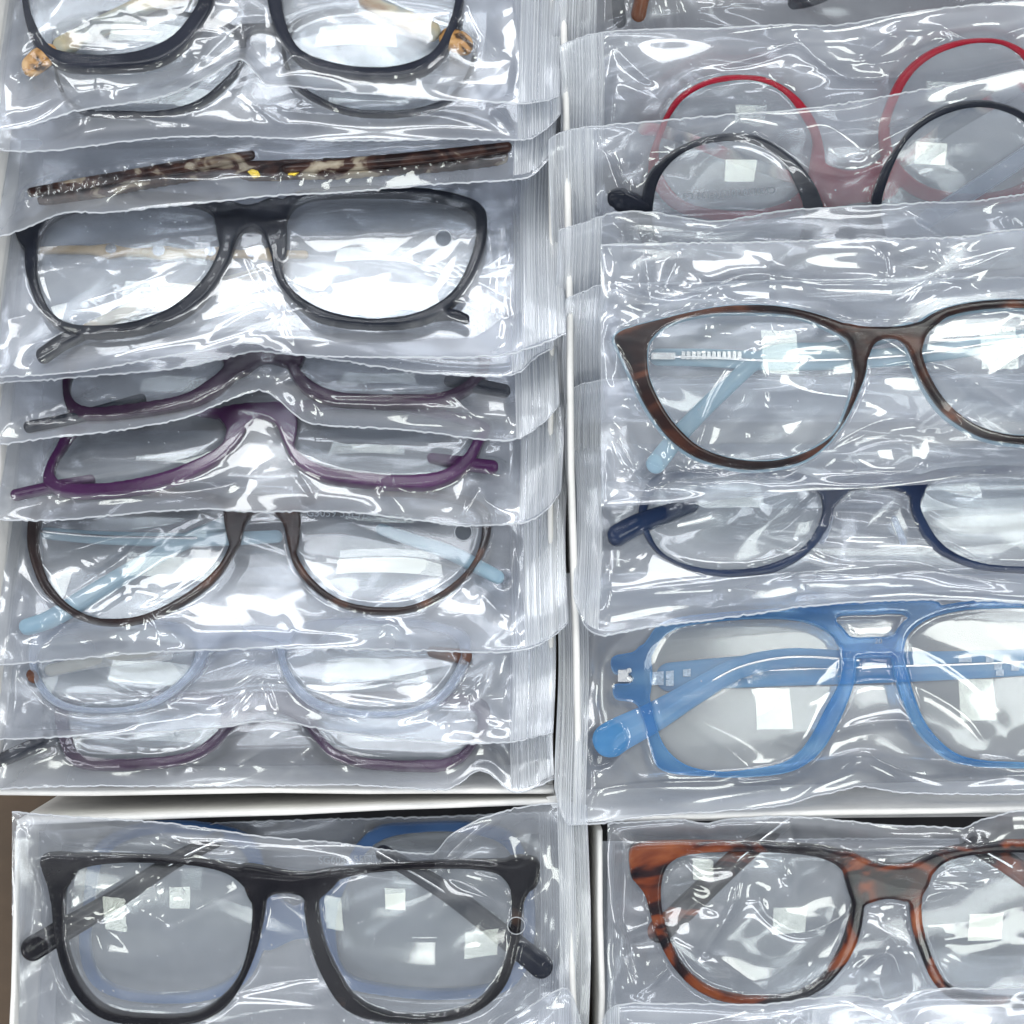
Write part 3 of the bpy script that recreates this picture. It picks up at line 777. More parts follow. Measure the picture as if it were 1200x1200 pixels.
def box_tray(corners, depth, ztop, label, th=7.0, low=None, lean=0.0):
    """An open white cardboard box: four panels and a floor. corners TL, TR, BR, BL of the rim."""
    c = [np.array(q, float) for q in corners]
    ctr = sum(c) / 4
    org = P(*[np.array(v) for v in ctr], np.array(ztop - depth))
    root = empty('cardboard_box', org, label, 'cardboard box', 'open white boxes on the table')
    zt = [ztop] * 4 if low is None else low
    for i in range(4):
        a, b = c[i], c[(i + 1) % 4]
        d = (b - a) / np.linalg.norm(b - a); nrm = np.array([-d[1], d[0]])   # inward
        if np.dot(ctr - a, nrm) < 0: nrm = -nrm
        n = 40; ts = np.linspace(0, 1, n)
        L = np.linalg.norm(b - a)
        V = []; prof = [(0, 0, -depth), (0, 0, -3), (1.2, 0, -0.8), (th / 2, 0, 0), (th - 1.2, 0, -0.8), (th, 0, -3), (th, 0, -depth)]
        r = np.random.default_rng(int(abs(a[0]) + abs(b[1])) + i)
        wob = np.interp(ts, np.linspace(0, 1, 7), r.normal(0, 1.0, 7)); wob2 = np.interp(ts, np.linspace(0, 1, 9), r.normal(0, 0.8, 9))
        # butt the panels: long ones between the others
        s0, s1 = (0.0, 1.0) if i % 2 == 0 else (th / L, 1 - th / L)
        zz = zt[i]
        for k, t in enumerate(ts):
            q = a + (b - a) * (s0 + (s1 - s0) * t)
            for (off, _, dz) in prof:
                fr = 1 - (-dz) / depth
                qq = q + nrm * (off + wob[k] * fr)
                V.append(((qq[0] - 600) * S, (600 - qq[1]) * S, (zz + (dz if dz > -depth else -depth - (zz - ztop)) + wob2[k] * fr * 1.2) * S))
        m = len(prof); F = []
        for k in range(n - 1):
            for j in range(m - 1):
                F.append((k * m + j, k * m + j + 1, (k + 1) * m + j + 1, (k + 1) * m + j))
        F.append(tuple(range(m))[::-1]); F.append(tuple((n - 1) * m + j for j in range(m)))
        mesh_obj('side_panel', np.array(V), F, M['board'], root, org)
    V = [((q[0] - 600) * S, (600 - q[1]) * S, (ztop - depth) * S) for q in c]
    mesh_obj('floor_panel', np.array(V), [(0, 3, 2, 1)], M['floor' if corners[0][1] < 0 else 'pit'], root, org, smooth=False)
    return root

# rim corners are in the picture's plane at z=0
BX = [
    (((-6, -260), (652, -260), (649, 930), (-8, 933)), 'white box at upper left holding nine filed bags of glasses'),
    (((653, -260), (1560, -260), (1560, 944), (676, 963)), 'white box at upper right whose lower rim runs under the clear blue glasses'),
    (((20, 962), (667, 936), (692, 1560), (-4, 1560)), 'white box at lower left with bare brown table beside it'),
    (((698, 968), (1560, 958), (1560, 1560), (706, 1560)), 'white box at lower right holding the red tortoiseshell glasses'),
]
for i, (cn, lb) in enumerate(BX):
    box_tray(cn, 222, 0.0 if i < 3 else -4, lb, th=6.5 if i != 1 else 7.5, low=[-70, -4, -4, -4] if i == 3 else [0, -32, 0, 0] if i == 0 else None)

# ------------------------------------------------------------------ planes
s1 = 0.58
PL = dict(
    L1=Plane(34, 120, s1, -1, 0.0), L2=Plane(30, 163, s1, -1, -.01), L3=Plane(30, 235, s1, -1, -.11),
    L4=Plane(32, 420, 0.50, -1, -.03), L4b=Plane(22, 440, 0.50, -1, -.01), L5=Plane(20, 510, s1, -1, 0.0), L6=Plane(22, 608, s1, -1, 0.0),
    L7=Plane(30, 765, 0.50, -1, -.01), L8=Plane(18, 865, 0.50, -1, 0.0), L9=Plane(8, 922, 0.50, -1, 0.0),
    R0=Plane(38, -60, .45, 1, -.08), R1=Plane(34, 30, .42, 1, -.08), R2=Plane(34, 130, .42, 1, -.12), R3=Plane(32, 250, .45, 1, -.06),
    R3b=Plane(10, 340, .45, 1, -.03), R3c=Plane(-25, 450, .35, 1, -.03), R4b=Plane(-70, 570, .25, 1, 0),
    R4=Plane(50, 430, .06, -1, -.03), R5=Plane(22, 725, .38, -1, -.03), R6=Plane(14, 940, .27, -1, -.03),
    C0=Plane(-95, 960, .12, 1, -.02), C1=Plane(6, 1000, .12, 1, 0.0), C2=Plane(34, 1165, .25, 1, 0),
    D0=Plane(-80, 960, .2, 1, 0), D1=Plane(4, 960, .14, 1, 0.0), D2=Plane(26, 1170, .3, 1, -.05),
)

# ------------------------------------------------------------------ the glasses, one by one
eyeglasses('L1', PL['L1'],
  [([(35,0),(42,25),(58,52),(80,61),(120,65),(165,60),(200,45),(222,20),(233,-5),(225,-45),(180,-70),(110,-75),(60,-65),(35,-35)],
    [(24,-5),(30,30),(42,57),(60,73),(85,82),(130,83),(180,79),(212,63),(236,38),(252,5),(250,-50),(200,-90),(110,-95),(45,-80),(22,-40)]),
   ([(332,-5),(337,30),(352,58),(378,71),(420,79),(465,77),(503,62),(522,32),(532,-5),(525,-50),(480,-75),(420,-80),(360,-65),(335,-35)],
    [(312,-5),(320,32),(336,60),(362,83),(400,92),(440,95),(482,91),(513,74),(532,42),(545,0),(540,-60),(490,-92),(420,-96),(345,-85),(315,-45)])],
  [[(235,-60),(330,-60),(335,-20),(318,-15),(300,-35),(270,-35),(250,-10),(236,-20)]],
  M['charcoal'], 'charcoal round glasses with pale tortoiseshell arms, in the topmost bag at upper left', thick=18,
  temples=[([(300,-40),(190,-12),(120,22),(62,56)], [17,19,21,23], [-16,-14,-12,-6], 'tort_light', 13, False),
           ([(66,54),(46,68),(28,84)], [22,26,20], [-6,-3,-1], 'amber', 14, False),
           ([(420,-15),(470,12),(515,36)], [16,20,21], [-16,-13,-8], 'tort_light', 13, False),
           ([(515,36),(538,47),(552,58)], [20,25,20], [-8,-4,-2], 'amber', 14, False)])
eyeglasses('L2', PL['L2'],
  [([(66,60),(72,95),(86,117),(108,127),(145,129),(190,129),(228,119),(256,99),(278,72),(270,40),(200,20),(110,22),(72,35)],
    [(60,60),(66,98),(80,123),(104,134),(145,137),(192,136),(232,127),(262,107),(286,76),(282,35),(205,12),(105,12),(64,28)]),
   ([(338,70),(352,97),(378,115),(415,127),(465,128),(508,119),(535,100),(550,68),(540,38),(470,20),(390,22),(345,40)],
    [(330,70),(344,102),(374,122),(412,135),(466,136),(512,127),(542,106),(558,70),(552,30),(475,11),(385,12),(336,32)])],
  [[(276,32),(335,30),(340,48),(306,40),(280,50)]],
  M['black'], 'thin black glasses showing only their lower rims below the topmost bag', thick=11,
  text=[])
eyeglasses('L3', PL['L3'], [],
  [[(44,231),(90,217),(150,209),(205,202),(262,189),(284,190),(284,204),(240,208),(200,214),(150,222),(90,233),(55,236)],
   [(280,192),(330,190),(400,187),(470,181),(540,175),(585,172),(596,178),(585,188),(520,197),(460,202),(400,207),(330,209),(284,208)]],
  M['tort_cream'], 'cream and black tortoiseshell glasses seen edge-on with yellow flecks, third bag from upper left', thick=14, lens=False,
  temples=[([(34,232),(90,222),(160,211),(300,187)], [8,12,14,8], [9,9,9,9], 'tort_cream', 10, False),
           ([(330,204),(440,196),(520,188),(600,178)], [9,13,14,10], [9,9,9,9], 'tort_cream', 10, False)],
  bits=[('gold_fleck', [(291,207),(296,204),(303,206),(306,212),(298,214)], 7, 9, 'gold'), ('gold_fleck', [(338,210),(345,203),(354,201),(357,203),(346,211)], 7, 9, 'gold')],
  text=[('E3', 466, 168, 12, 0, 8, True)])
eyeglasses('L4', PL['L4'],
  [([(74,253),(52,270),(46,300),(47,330),(57,358),(72,374),(95,381),(130,381),(168,374),(205,358),(234,332),(251,305),(258,276),(249,254),(227,243),(180,238),(120,240)],
    [(60,240),(33,262),(28,290),(30,322),(42,357),(58,377),(78,390),(105,396),(140,395),(180,388),(215,374),(245,350),(264,320),(275,292),(270,256),(250,236),(185,226),(100,228)]),
   ([(332,285),(334,322),(348,344),(375,361),(405,370),(440,373),(475,369),(503,359),(531,338),(550,300),(556,268),(549,246),(500,233),(410,231),(350,241)],
    [(318,280),(321,322),(338,350),(365,373),(398,382),(435,385),(475,383),(510,373),(543,345),(564,305),(572,265),(562,236),(505,221),(405,219),(335,232)])],
  [[(252,236),(290,243),(330,236),(336,300),(322,308),(311,280),(303,271),(290,270),(279,281),(268,306),(258,292)],
   [(18,262),(40,256),(36,290),(22,284)]],
  M['black'], 'black square-round glasses with beige arms pierced by round holes, left column', thick=18,
  temples=[([(40,285),(90,284),(160,287),(260,289),(360,290)], [7,8,9,9,17,8,9,17,9,9,17,9,9,17,9,9], [-16,-16,-16,-16,-16], 'beige', 8, False),
           ([(330,300),(260,322),(200,335),(140,362),(95,386)], [12,14,15,15,15], [-22,-20,-18,-14,-8], 'clear_amber', 11, True),
           ([(100,384),(72,400),(44,421)], [16,17,17], [-8,-3,-1], 'black', 15, False),
           ([(505,366),(530,366),(550,374)], [12,12,10], [-9,-6,-4], 'black', 12, False)],
  bits=[('arm_hole', [(128+7*math.cos(a*.785), 285+6*math.sin(a*.785)) for a in range(8)], -13, -11, 'steel'),
        ('arm_hole', [(184+8*math.cos(a*.785), 287+7*math.sin(a*.785)) for a in range(8)], -13, -11, 'steel'),
        ('arm_hole', [(245+7*math.cos(a*.785), 288+6*math.sin(a*.785)) for a in range(8)], -13, -11, 'steel'),
        ('arm_hole', [(294+7*math.cos(a*.785), 289+6*math.sin(a*.785)) for a in range(8)], -13, -11, 'steel')])
eyeglasses('L5', PL['L5'],
  [([(84,448),(88,468),(108,476),(160,472),(210,464),(238,450),(262,428),(240,412),(160,408),(100,420)],
    [(72,442),(76,476),(92,492),(150,492),(215,482),(250,468),(285,432),(270,402),(160,396),(85,408)]),
   ([(352,428),(368,448),(400,460),(460,462),(515,459),(545,445),(560,425),(540,408),(450,402),(370,408)],
    [(335,424),(352,458),(385,474),(440,478),(510,475),(552,458),(575,428),(560,398),(450,390),(350,398)])],
  [[(262,404),(350,402),(350,432),(312,424),(285,440),(270,438)]],
  M['plum'], 'dark plum glasses lying steeply in the narrow bag above the purple pair', thick=15,
  temples=[([(170,462),(90,488),(28,502)], [11,14,13], [-8,-4,0], 'black', 12, False),
           ([(520,440),(565,450),(598,458)], [10,15,14], [-10,-6,-3], 'black', 12, False)])
eyeglasses('L6', PL['L6'],
  [([(76,528),(66,548),(68,560),(84,566),(130,565),(182,556),(220,543),(252,527),(270,508),(268,494),(200,486),(110,496)],
    [(64,525),(52,548),(50,566),(64,578),(95,583),(150,581),(198,571),(235,557),(266,536),(288,508),(282,486),(200,474),(95,484)]),
   ([(342,495),(344,516),(353,532),(378,546),(415,553),(470,556),(515,551),(540,535),(553,514),(554,498),(450,480),(360,482)],
    [(328,492),(333,522),(346,546),(372,562),(405,569),(470,574),(514,570),(548,551),(566,520),(568,492),(450,468),(345,472)])],
  [[(255,482),(300,474),(345,478),(346,520),(333,520),(324,499),(308,490),(292,499),(274,527),(258,532),(266,505)]],
  M['purple'], 'purple rectangular glasses with the arched bridge showing, left column', thick=15,
  temples=[([(110,556),(60,568),(12,580)], [10,13,12], [-10,-6,-3], 'purple', 11, False),
           ([(500,530),(550,541),(584,547)], [10,15,15], [-12,-7,-3], 'purple', 12, False)])
eyeglasses('L7', PL['L7'],
  [([(52,605),(47,632),(51,660),(61,684),(82,707),(106,720),(132,724),(165,720),(198,706),(233,684),(257,660),(269,632),(270,608),(250,592),(200,584),(110,586),(65,594)],
    [(34,600),(30,632),(37,665),(51,695),(76,717),(105,730),(140,734),(176,728),(216,710),(249,686),(270,660),(282,634),(286,608),(268,584),(205,572),(105,574),(50,584)]),
   ([(346,608),(347,640),(358,666),(377,687),(403,703),(438,710),(476,709),(505,698),(534,678),(555,652),(563,620),(555,598),(515,586),(450,582),(380,587)],
    [(333,604),(338,646),(347,670),(365,691),(390,708),(420,718),(452,721),(487,716),(518,701),(546,679),(568,648),(577,614),(566,588),(520,574),(450,570),(360,576)])],
  [[(268,586),(345,586),(350,640),(340,642),(331,613),(318,602),(302,602),(289,612),(280,642),(268,636)]],
  M['brown'], 'dark brown round glasses with ice blue arms, left column above the clear pair', thick=12,
  temples=[([(45,618),(120,624),(230,626),(330,622)], [13,15,15,14], [-15]*4, 'iceblue', 8, True),
           ([(290,590),(190,640),(110,690),(60,722),(22,736)], [14,17,20,22,18], [-24,-18,-14,-8,-4], 'iceblue', 12, True),
           ([(440,610),(520,640),(565,664),(590,678)], [12,14,17,15], [-20,-16,-9,-5], 'iceblue', 11, False)],
  text=[('G3059 55\u25a118', 398, 606, 13, 1, 9.5, False)])
eyeglasses('L8', PL['L8'],
  [([(44,770),(50,795),(62,812),(82,823),(112,828),(148,827),(178,818),(205,800),(226,774),(222,752),(180,738),(110,738),(60,748)],
    [(32,765),(38,796),(52,818),(76,831),(112,835),(153,834),(188,824),(217,804),(242,775),(240,745),(190,726),(105,726),(45,738)]),
   ([(336,768),(345,792),(370,817),(402,828),(441,832),(478,829),(508,815),(528,790),(537,768),(530,748),(480,735),(400,735),(345,748)],
    [(324,764),(336,800),(362,827),(396,838),(445,841),(493,834),(523,817),(542,792),(552,766),(545,738),(485,724),(395,724),(335,736)])],
  [[(230,738),(335,736),(338,762),(305,752),(270,752),(240,768)]],
  M['crystal'], 'colourless crystal glasses with cognac brown hinge tips, left column', thick=13,
  temples=[([(30,788),(36,790),(42,797)], [13,14,12], [-6,-5,-5], 'cognac', 12, False),
           ([(200,760),(120,768),(50,782)], [12,14,14], [-18,-16,-13], 'clear_amber', 9, False),
           ([(500,758),(530,764),(553,770)], [12,15,18], [-14,-10,-4], 'cognac', 14, False)])
eyeglasses('L9', PL['L9'],
  [([(82,838),(86,866),(93,880),(110,887),(140,888),(180,887),(212,883),(232,875),(250,860),(268,838),(240,826),(150,822),(95,826)],
    [(62,830),(68,866),(78,890),(95,900),(131,903),(185,901),(222,894),(250,880),(270,858),(292,830),(250,812),(150,810),(75,815)]),
   ([(372,848),(384,868),(405,882),(445,889),(505,889),(528,885),(545,873),(558,850),(545,830),(450,822),(385,830)],
    [(356,845),(370,870),(393,891),(430,901),(478,904),(518,903),(545,890),(562,868),(575,845),(560,815),(450,810),(365,818)])],
  [[(262,822),(300,812),(345,814),(368,830),(370,858),(335,838),(300,835),(278,850),(262,862)]],
  M['smoke_plum'], 'smoky plum rectangular glasses in the lowest bag of the upper left box', thick=14,
  temples=[([(95,852),(50,868),(10,886),(-12,894)], [12,15,16,14], [-10,-6,-3,-2], 'black', 13, False)])

eyeglasses('R0', PL['R0'],
  [([(770,-120),(775,-60),(800,-35),(850,-28),(900,-40),(925,-80),(915,-130),(850,-150),(795,-145)],
    [(756,-120),(762,-50),(792,-20),(850,-12),(912,-25),(940,-75),(930,-140),(850,-166),(785,-160)]),
   ([(1020,-120),(1035,-60),(1070,-35),(1120,-28),(1170,-40),(1200,-80),(1190,-130),(1120,-150),(1050,-145)],
    [(1005,-120),(1020,-50),(1060,-18),(1120,-12),(1182,-25),(1216,-75),(1205,-140),(1120,-166),(1040,-160)])],
  [[(925,-130),(1015,-130),(1015,-100),(930,-100)]],
  M['brown'], 'brown glasses whose arm tips just show at the top edge, upper right box', thick=14,
  temples=[([(722,-60),(724,-10),(727,34)], [14,15,16], [-12,-10,-8], 'slate', 12, False),
           ([(760,-30),(750,10),(747,26)], [12,17,18], [-10,-5,-3], 'cognac', 15, False),
           ([(1110,-70),(1020,-30),(960,0),(925,8)], [14,14,15,14], [-14]*4, 'slate', 12, False)])
eyeglasses('R1', PL['R1'],
  [([(782,150),(788,136),(803,117),(826,103),(850,97),(873,95),(897,99),(920,113),(936,135),(950,165),(946,210),(915,238),(860,246),(805,236),(778,205),(774,175)],
    [(768,160),(777,138),(789,118),(803,106),(826,94),(850,88),(874,87),(898,90),(922,102),(944,122),(962,155),(966,205),(935,248),(860,260),(795,250),(762,215),(760,185)]),
   ([(1050,125),(1069,89),(1095,67),(1127,55),(1155,52),(1180,57),(1203,77),(1224,115),(1230,165),(1205,210),(1150,226),(1090,218),(1055,190),(1044,155)],
    [(1036,125),(1054,88),(1083,62),(1118,48),(1155,44),(1184,49),(1210,66),(1236,108),(1246,170),(1218,228),(1150,242),(1078,234),(1038,200),(1028,160)])],
  [[(955,160),(966,190),(1000,200),(1030,188),(1040,165),(1052,225),(1000,238),(948,240)]],
  M['red'], 'transparent red round glasses lying upside down, at the top of the upper right box', thick=12,
  temples=[([(748,152),(790,160),(870,190),(960,218),(1060,212)], [16,15,14,14,14], [-12,-14,-16,-16,-16], 'check', 9, False),
           ([(950,245),(1040,205),(1120,150),(1190,108),(1230,85)], [13,15,16,17,16], [-22,-20,-18,-15,-12], 'check', 10, False)])
eyeglasses('R2', PL['R2'],
  [([(767,240),(774,210),(792,187),(817,173),(845,167),(873,168),(897,176),(915,190),(928,212),(940,245),(935,280),(900,302),(840,308),(785,295),(768,268)],
    [(750,240),(759,205),(780,183),(808,167),(838,158),(866,156),(893,160),(920,176),(943,197),(962,230),(968,275),(925,315),(840,322),(770,310),(748,275)]),
   ([(1034,240),(1044,203),(1061,169),(1084,147),(1113,133),(1143,127),(1173,131),(1202,147),(1228,185),(1236,240),(1205,290),(1140,305),(1075,300),(1040,275)],
    [(1019,240),(1031,203),(1050,172),(1072,145),(1102,126),(1135,118),(1167,119),(1204,134),(1238,175),(1252,245),(1220,305),(1140,320),(1060,314),(1024,285)])],
  [[(950,255),(1025,250),(1030,290),(960,295)]],
  M['black'], 'black round glasses lying upside down in front of the red pair', thick=16,
  temples=[([(712,236),(722,234),(742,238),(764,246)], [22,28,20,14], [-2,-2,-4,-8], 'black', 22, False),
           ([(745,240),(738,270),(734,310)], [14,14,14], [-10,-12,-14], 'black', 12, False),
           ([(1080,270),(1150,225),(1230,170)], [20,21,20], [-24,-22,-18], 'crystal', 10, False)],
  text=[('CN0120 50\u25a116-135 C2', 856, 231, 11, -4, -16.5, True)])
eyeglasses('R4', PL['R4'],
  [([(760,414),(764,399),(780,384),(803,375),(838,369),(875,368),(918,370),(945,376),(968,386),(988,397),(998,410),(1000,435),(996,462),(980,502),(955,523),(920,536),(885,539),(850,534),(822,523),(803,508),(785,487),(771,463),(762,440)],
    [(724,389),(740,382),(771,374),(808,365),(850,358),(897,357),(935,362),(968,371),(1000,384),(1014,400),(1016,432),(1006,462),(990,495),(967,524),(935,544),(885,552),(850,548),(815,537),(788,519),(768,496),(752,470),(739,442),(728,418),(719,398)]),
   ([(1081,400),(1084,424),(1094,447),(1108,468),(1127,486),(1152,500),(1185,508),(1220,508),(1260,498),(1300,470),(1318,430),(1310,392),(1270,372),(1200,363),(1140,366),(1100,378)],
    [(1064,395),(1068,425),(1082,455),(1101,482),(1122,499),(1150,514),(1185,521),(1225,522),(1275,510),(1320,480),(1345,435),(1356,392),(1330,370),(1270,358),(1200,350),(1135,354),(1090,368)])],
  [[(985,380),(1012,383),(1050,383),(1078,377),(1100,366),(1112,368),(1090,388),(1082,402),(1078,425),(1069,422),(1062,408),(1052,399),(1036,398),(1024,404),(1017,420),(1008,440),(1000,430),(996,405)]],
  M['havana'], 'brown havana cat-eye glasses backed in ice blue, in the bag on top at right', thick=16, backing='iceblue',
  temples=[([(762,416),(830,417),(920,421),(1060,415),(1200,395),(1260,385)], [20,22,23,22,22,22], [-17]*6, 'iceblue', 8, True),
           ([(1080,380),(980,405),(905,412),(850,455),(800,505),(762,552)], [18,18,18,19,21,24], [-26,-26,-22,-16,-12,-6], 'iceblue', 12, True)],
  bits=[('core_spring', [(764,412),(792,412),(792,420),(764,420)], -12, -8, 'steel')] + [('core_tooth', [(800+q*6,410),(804+q*6,411),(804+q*6,419),(799+q*6,420)], -12.5, -10, 'steel') for q in range(12)],
  text=[('Q8053 55-18-145 C2', 1150, 389, 12, -4, -12, False)])
eyeglasses('R5', PL['R5'],
  [([(762,590),(761,615),(772,640),(792,655),(822,664),(850,666),(885,664),(917,654),(940,640),(956,617),(962,592),(950,572),(900,562),(830,560),(780,568)],
    [(749,588),(750,616),(764,642),(785,658),(813,670),(847,676),(882,675),(912,670),(945,651),(966,627),(978,596),(966,564),(905,550),(828,548),(768,556)]),
   ([(1080,590),(1088,613),(1103,635),(1125,650),(1153,659),(1185,662),(1220,661),(1262,650),(1288,620),(1280,582),(1220,562),(1150,558),(1095,566)],
    [(1065,582),(1073,615),(1090,641),(1113,656),(1145,667),(1185,671),(1225,671),(1275,660),(1306,622),(1300,572),(1225,548),(1145,545),(1080,555)])],
  [[(965,562),(1075,556),(1078,588),(1050,574),(1000,574),(974,596)]],
  M['navy'], 'navy blue round glasses below the bag that lies on top at right', thick=13,
  temples=[([(820,585),(760,608),(728,624),(714,634)], [14,20,24,25], [-14,-8,-3,-2], 'navy', 20, False),
           ([(975,600),(970,618),(962,634)], [7,8,9], [-8,-9,-10], 'crystal', 5, False),
           ([(1048,602),(1056,620),(1062,636)], [7,8,9], [-8,-9,-10], 'crystal', 5, False)])
eyeglasses('R6', PL['R6'],
  [([(760,790),(765,770),(778,748),(796,737),(827,731),(873,727),(918,727),(945,731),(966,740),(979,752),(984,770),(982,798),(967,827),(951,858),(936,879),(915,893),(880,900),(845,903),(812,898),(792,887),(778,870),(770,848),(763,818)],
    [(744,768),(757,750),(772,731),(800,722),(860,716),(925,713),(965,720),(990,738),(1003,765),(1002,798),(992,828),(980,854),(964,880),(943,898),(915,908),(862,912),(820,910),(788,907),(770,899),(762,880),(755,850),(747,826),(742,800)]),
   ([(1061,770),(1063,750),(1074,736),(1095,724),(1130,716),(1165,714),(1205,713),(1255,716),(1285,735),(1292,780),(1284,840),(1262,876),(1225,890),(1180,891),(1142,888),(1118,880),(1098,863),(1083,842),(1072,814),(1065,790)],
    [(1044,772),(1044,750),(1056,730),(1080,715),(1125,705),(1165,703),(1205,704),(1262,706),(1300,728),(1312,780),(1302,850),(1276,888),(1230,900),(1165,900),(1133,897),(1109,890),(1088,873),(1071,853),(1059,828),(1050,802)])],
  [{'poly': [(930,713),(985,708),(1050,705),(1100,706),(1085,722),(1066,735),(1058,752),(1050,768),(1024,770),(1000,770),(984,758),(972,738),(955,728)],
    'holes': [[(979,727),(988,721),(1022,720),(1056,719),(1066,726),(1058,739),(1046,746),(1022,747),(998,747),(988,740)]]},
   [(752,756),(742,764),(719,769),(716,780),(722,790),(738,790),(740,800),(720,802),(719,814),(725,820),(742,822),(756,832),(764,800),(762,770)]],
  M['skyblue'], 'transparent sky blue aviator glasses with double bridge, lowest in the upper right box', thick=15,
  temples=[([(1240,770),(1120,775),(1000,778),(880,782),(770,790)], [30,34,38,38,34], [-26]*5, 'skyarm', 9, True),
           ([(1010,772),(930,768),(868,780),(820,806),(768,838),(722,862),(700,880)], [22,22,24,27,31,38,44], [-15,-15,-15,-14,-11,-7,-4], 'skyarm', 12, True)],
  bits=[('glitter_inlay', [(x0,y0),(x0+w_,y0-1),(x0+w_,y0+h_),(x0,y0+h_)], -21, -20.2, 'glitter') for x0,y0,w_,h_ in
        [(763,784,16,15),(782,783,9,9),(782,793,9,7),(802,781,9,8),(858,786,12,8),(872,783,12,8),(1128,764,15,8),(1160,764,9,8),(1180,764,9,9),(1170,773,9,8),(1190,774,9,8),(1172,782,9,6)]]
       + [('hinge_plate', [(724,786),(736,786),(736,800),(724,800)], -8, 6, 'steel'), ('hinge_screw', [(737+3*math.cos(a*.785), 787+3*math.sin(a*.785)) for a in range(8)], 0, 7, 'steel'), ('hinge_screw', [(737+3*math.cos(a*.785), 797+3*math.sin(a*.785)) for a in range(8)], 0, 7, 'steel')],
  text=[('20', 1028, 753, 9, 0, 8.2, False)])

eyeglasses('C0', PL['C0'],
  [([(112,1060),(108,1110),(122,1145),(160,1160),(230,1160),(275,1140),(296,1100),(298,1050),(285,1000),(240,980),(170,980),(125,1005)],
    [(96,1060),(92,1115),(108,1155),(155,1174),(235,1174),(288,1152),(312,1105),(314,1045),(300,985),(245,964),(165,964),(110,992)]),
   ([(402,1050),(396,1100),(408,1138),(450,1152),(520,1158),(580,1150),(606,1120),(612,1060),(596,1000),(560,980),(500,976),(440,990)],
    [(386,1050),(380,1105),(394,1150),(445,1166),(522,1172),(590,1164),(622,1128),(628,1060),(610,985),(565,964),(500,962),(430,974)])],
  [[(308,1040),(345,1062),(388,1040),(388,1090),(345,1100),(308,1110)]],
  M['midblue'], 'mid blue glasses lying beneath the dark square pair in the lower left box', thick=15)
eyeglasses('C1', PL['C1'],
  [([(87,1024),(79,1052),(79,1095),(90,1136),(111,1168),(140,1184),(187,1188),(227,1185),(257,1168),(280,1139),(292,1095),(294,1057),(283,1037),(257,1021),(204,1013),(131,1013)],
    [(52,1008),(58,1042),(62,1095),(73,1139),(93,1174),(125,1196),(175,1202),(227,1199),(262,1183),(285,1153),(303,1110),(313,1062),(312,1030),(285,1014),(210,1003),(130,1000),(80,1001)]),
   ([(376,1055),(390,1036),(430,1024),(515,1019),(570,1022),(592,1034),(598,1059),(595,1105),(586,1136),(567,1164),(540,1181),(500,1188),(453,1184),(419,1167),(398,1136),(382,1099)],
    [(358,1050),(357,1076),(367,1120),(386,1160),(407,1184),(444,1197),(500,1200),(546,1192),(577,1174),(597,1148),(609,1105),(614,1062),(622,1042),(624,1010),(570,1007),(510,1008),(440,1012),(385,1020)])],
  [[(285,1012),(350,1022),(400,1016),(398,1030),(378,1050),(364,1058),(354,1050),(342,1046),(325,1046),(314,1052),(310,1066),(296,1058),(286,1036)],
   [(48,1004),(90,1002),(90,1022),(76,1045),(62,1062),(56,1040)], [(592,1008),(630,1007),(630,1036),(618,1046),(606,1050)]],
  M['darktort'], 'large dark square glasses with hints of tortoiseshell, top of the lower left box', thick=18,
  temples=[([(260,985),(200,1015),(130,1060),(70,1094),(26,1120)], [18,20,23,27,30], [-20,-18,-15,-9,-3], 'darktort', 14, True),
           ([(440,1000),(520,1048),(580,1092),(645,1142)], [18,22,25,30], [-18,-16,-11,-3], 'black', 14, True)],
  text=[('SG6058 55\u25a117', 410, 1011, 12, -2, -12, False)])
eyeglasses('D1', PL['D1'],
  [([(780,1022),(776,1051),(783,1088),(799,1125),(825,1151),(857,1163),(890,1166),(925,1163),(948,1154),(967,1137),(983,1107),(992,1079),(996,1048),(990,1028),(977,1013),(952,1004),(910,1000),(850,999),(812,1002),(792,1008)],
    [(738,992),(738,1025),(745,1036),(755,1050),(763,1079),(773,1107),(790,1136),(815,1160),(848,1174),(890,1178),(934,1172),(964,1158),(986,1136),(1001,1112),(1010,1085),(1013,1050),(1006,1012),(975,992),(900,986),(830,985),(765,986)]),
   ([(1092,1026),(1083,1044),(1081,1072),(1088,1104),(1100,1134),(1116,1154),(1150,1165),(1200,1167),(1250,1160),(1282,1125),(1292,1060),(1280,1020),(1240,1004),(1170,1000),(1115,1008)],
    [(1068,1020),(1064,1050),(1068,1090),(1078,1120),(1092,1150),(1115,1170),(1160,1180),(1215,1181),(1265,1172),(1305,1130),(1318,1060),(1325,1010),(1310,986),(1240,984),(1160,985),(1090,998)])],
  [[(985,996),(1020,1008),(1060,1012),(1090,1002),(1090,1030),(1078,1050),(1066,1056),(1040,1052),(1016,1058),(1006,1064),(994,1046)]],
  M['redtort'], 'red and black tortoiseshell square glasses, top of the lower right box', thick=17,
  temples=[([(930,960),(880,1000),(830,1045),(790,1083),(762,1104)], [22,25,27,29,28], [-21,-20,-18,-16,-14], 'redtort', 14, True),
           ([(1130,985),(1190,1020),(1260,1070)], [24,26,28], [-20,-18,-14], 'redtort', 14, True)])

# ------------------------------------------------------------------ the bags
def const(y, m=0.0): return lambda x: y + m * (np.asarray(x, float) - 600)
def shifted(pl, dy):
    f = edge_fn(pl)
    m = float(np.mean([p[1] for p in pl]))
    return lambda x: 0.85 * m + 0.15 * f(x) + dy

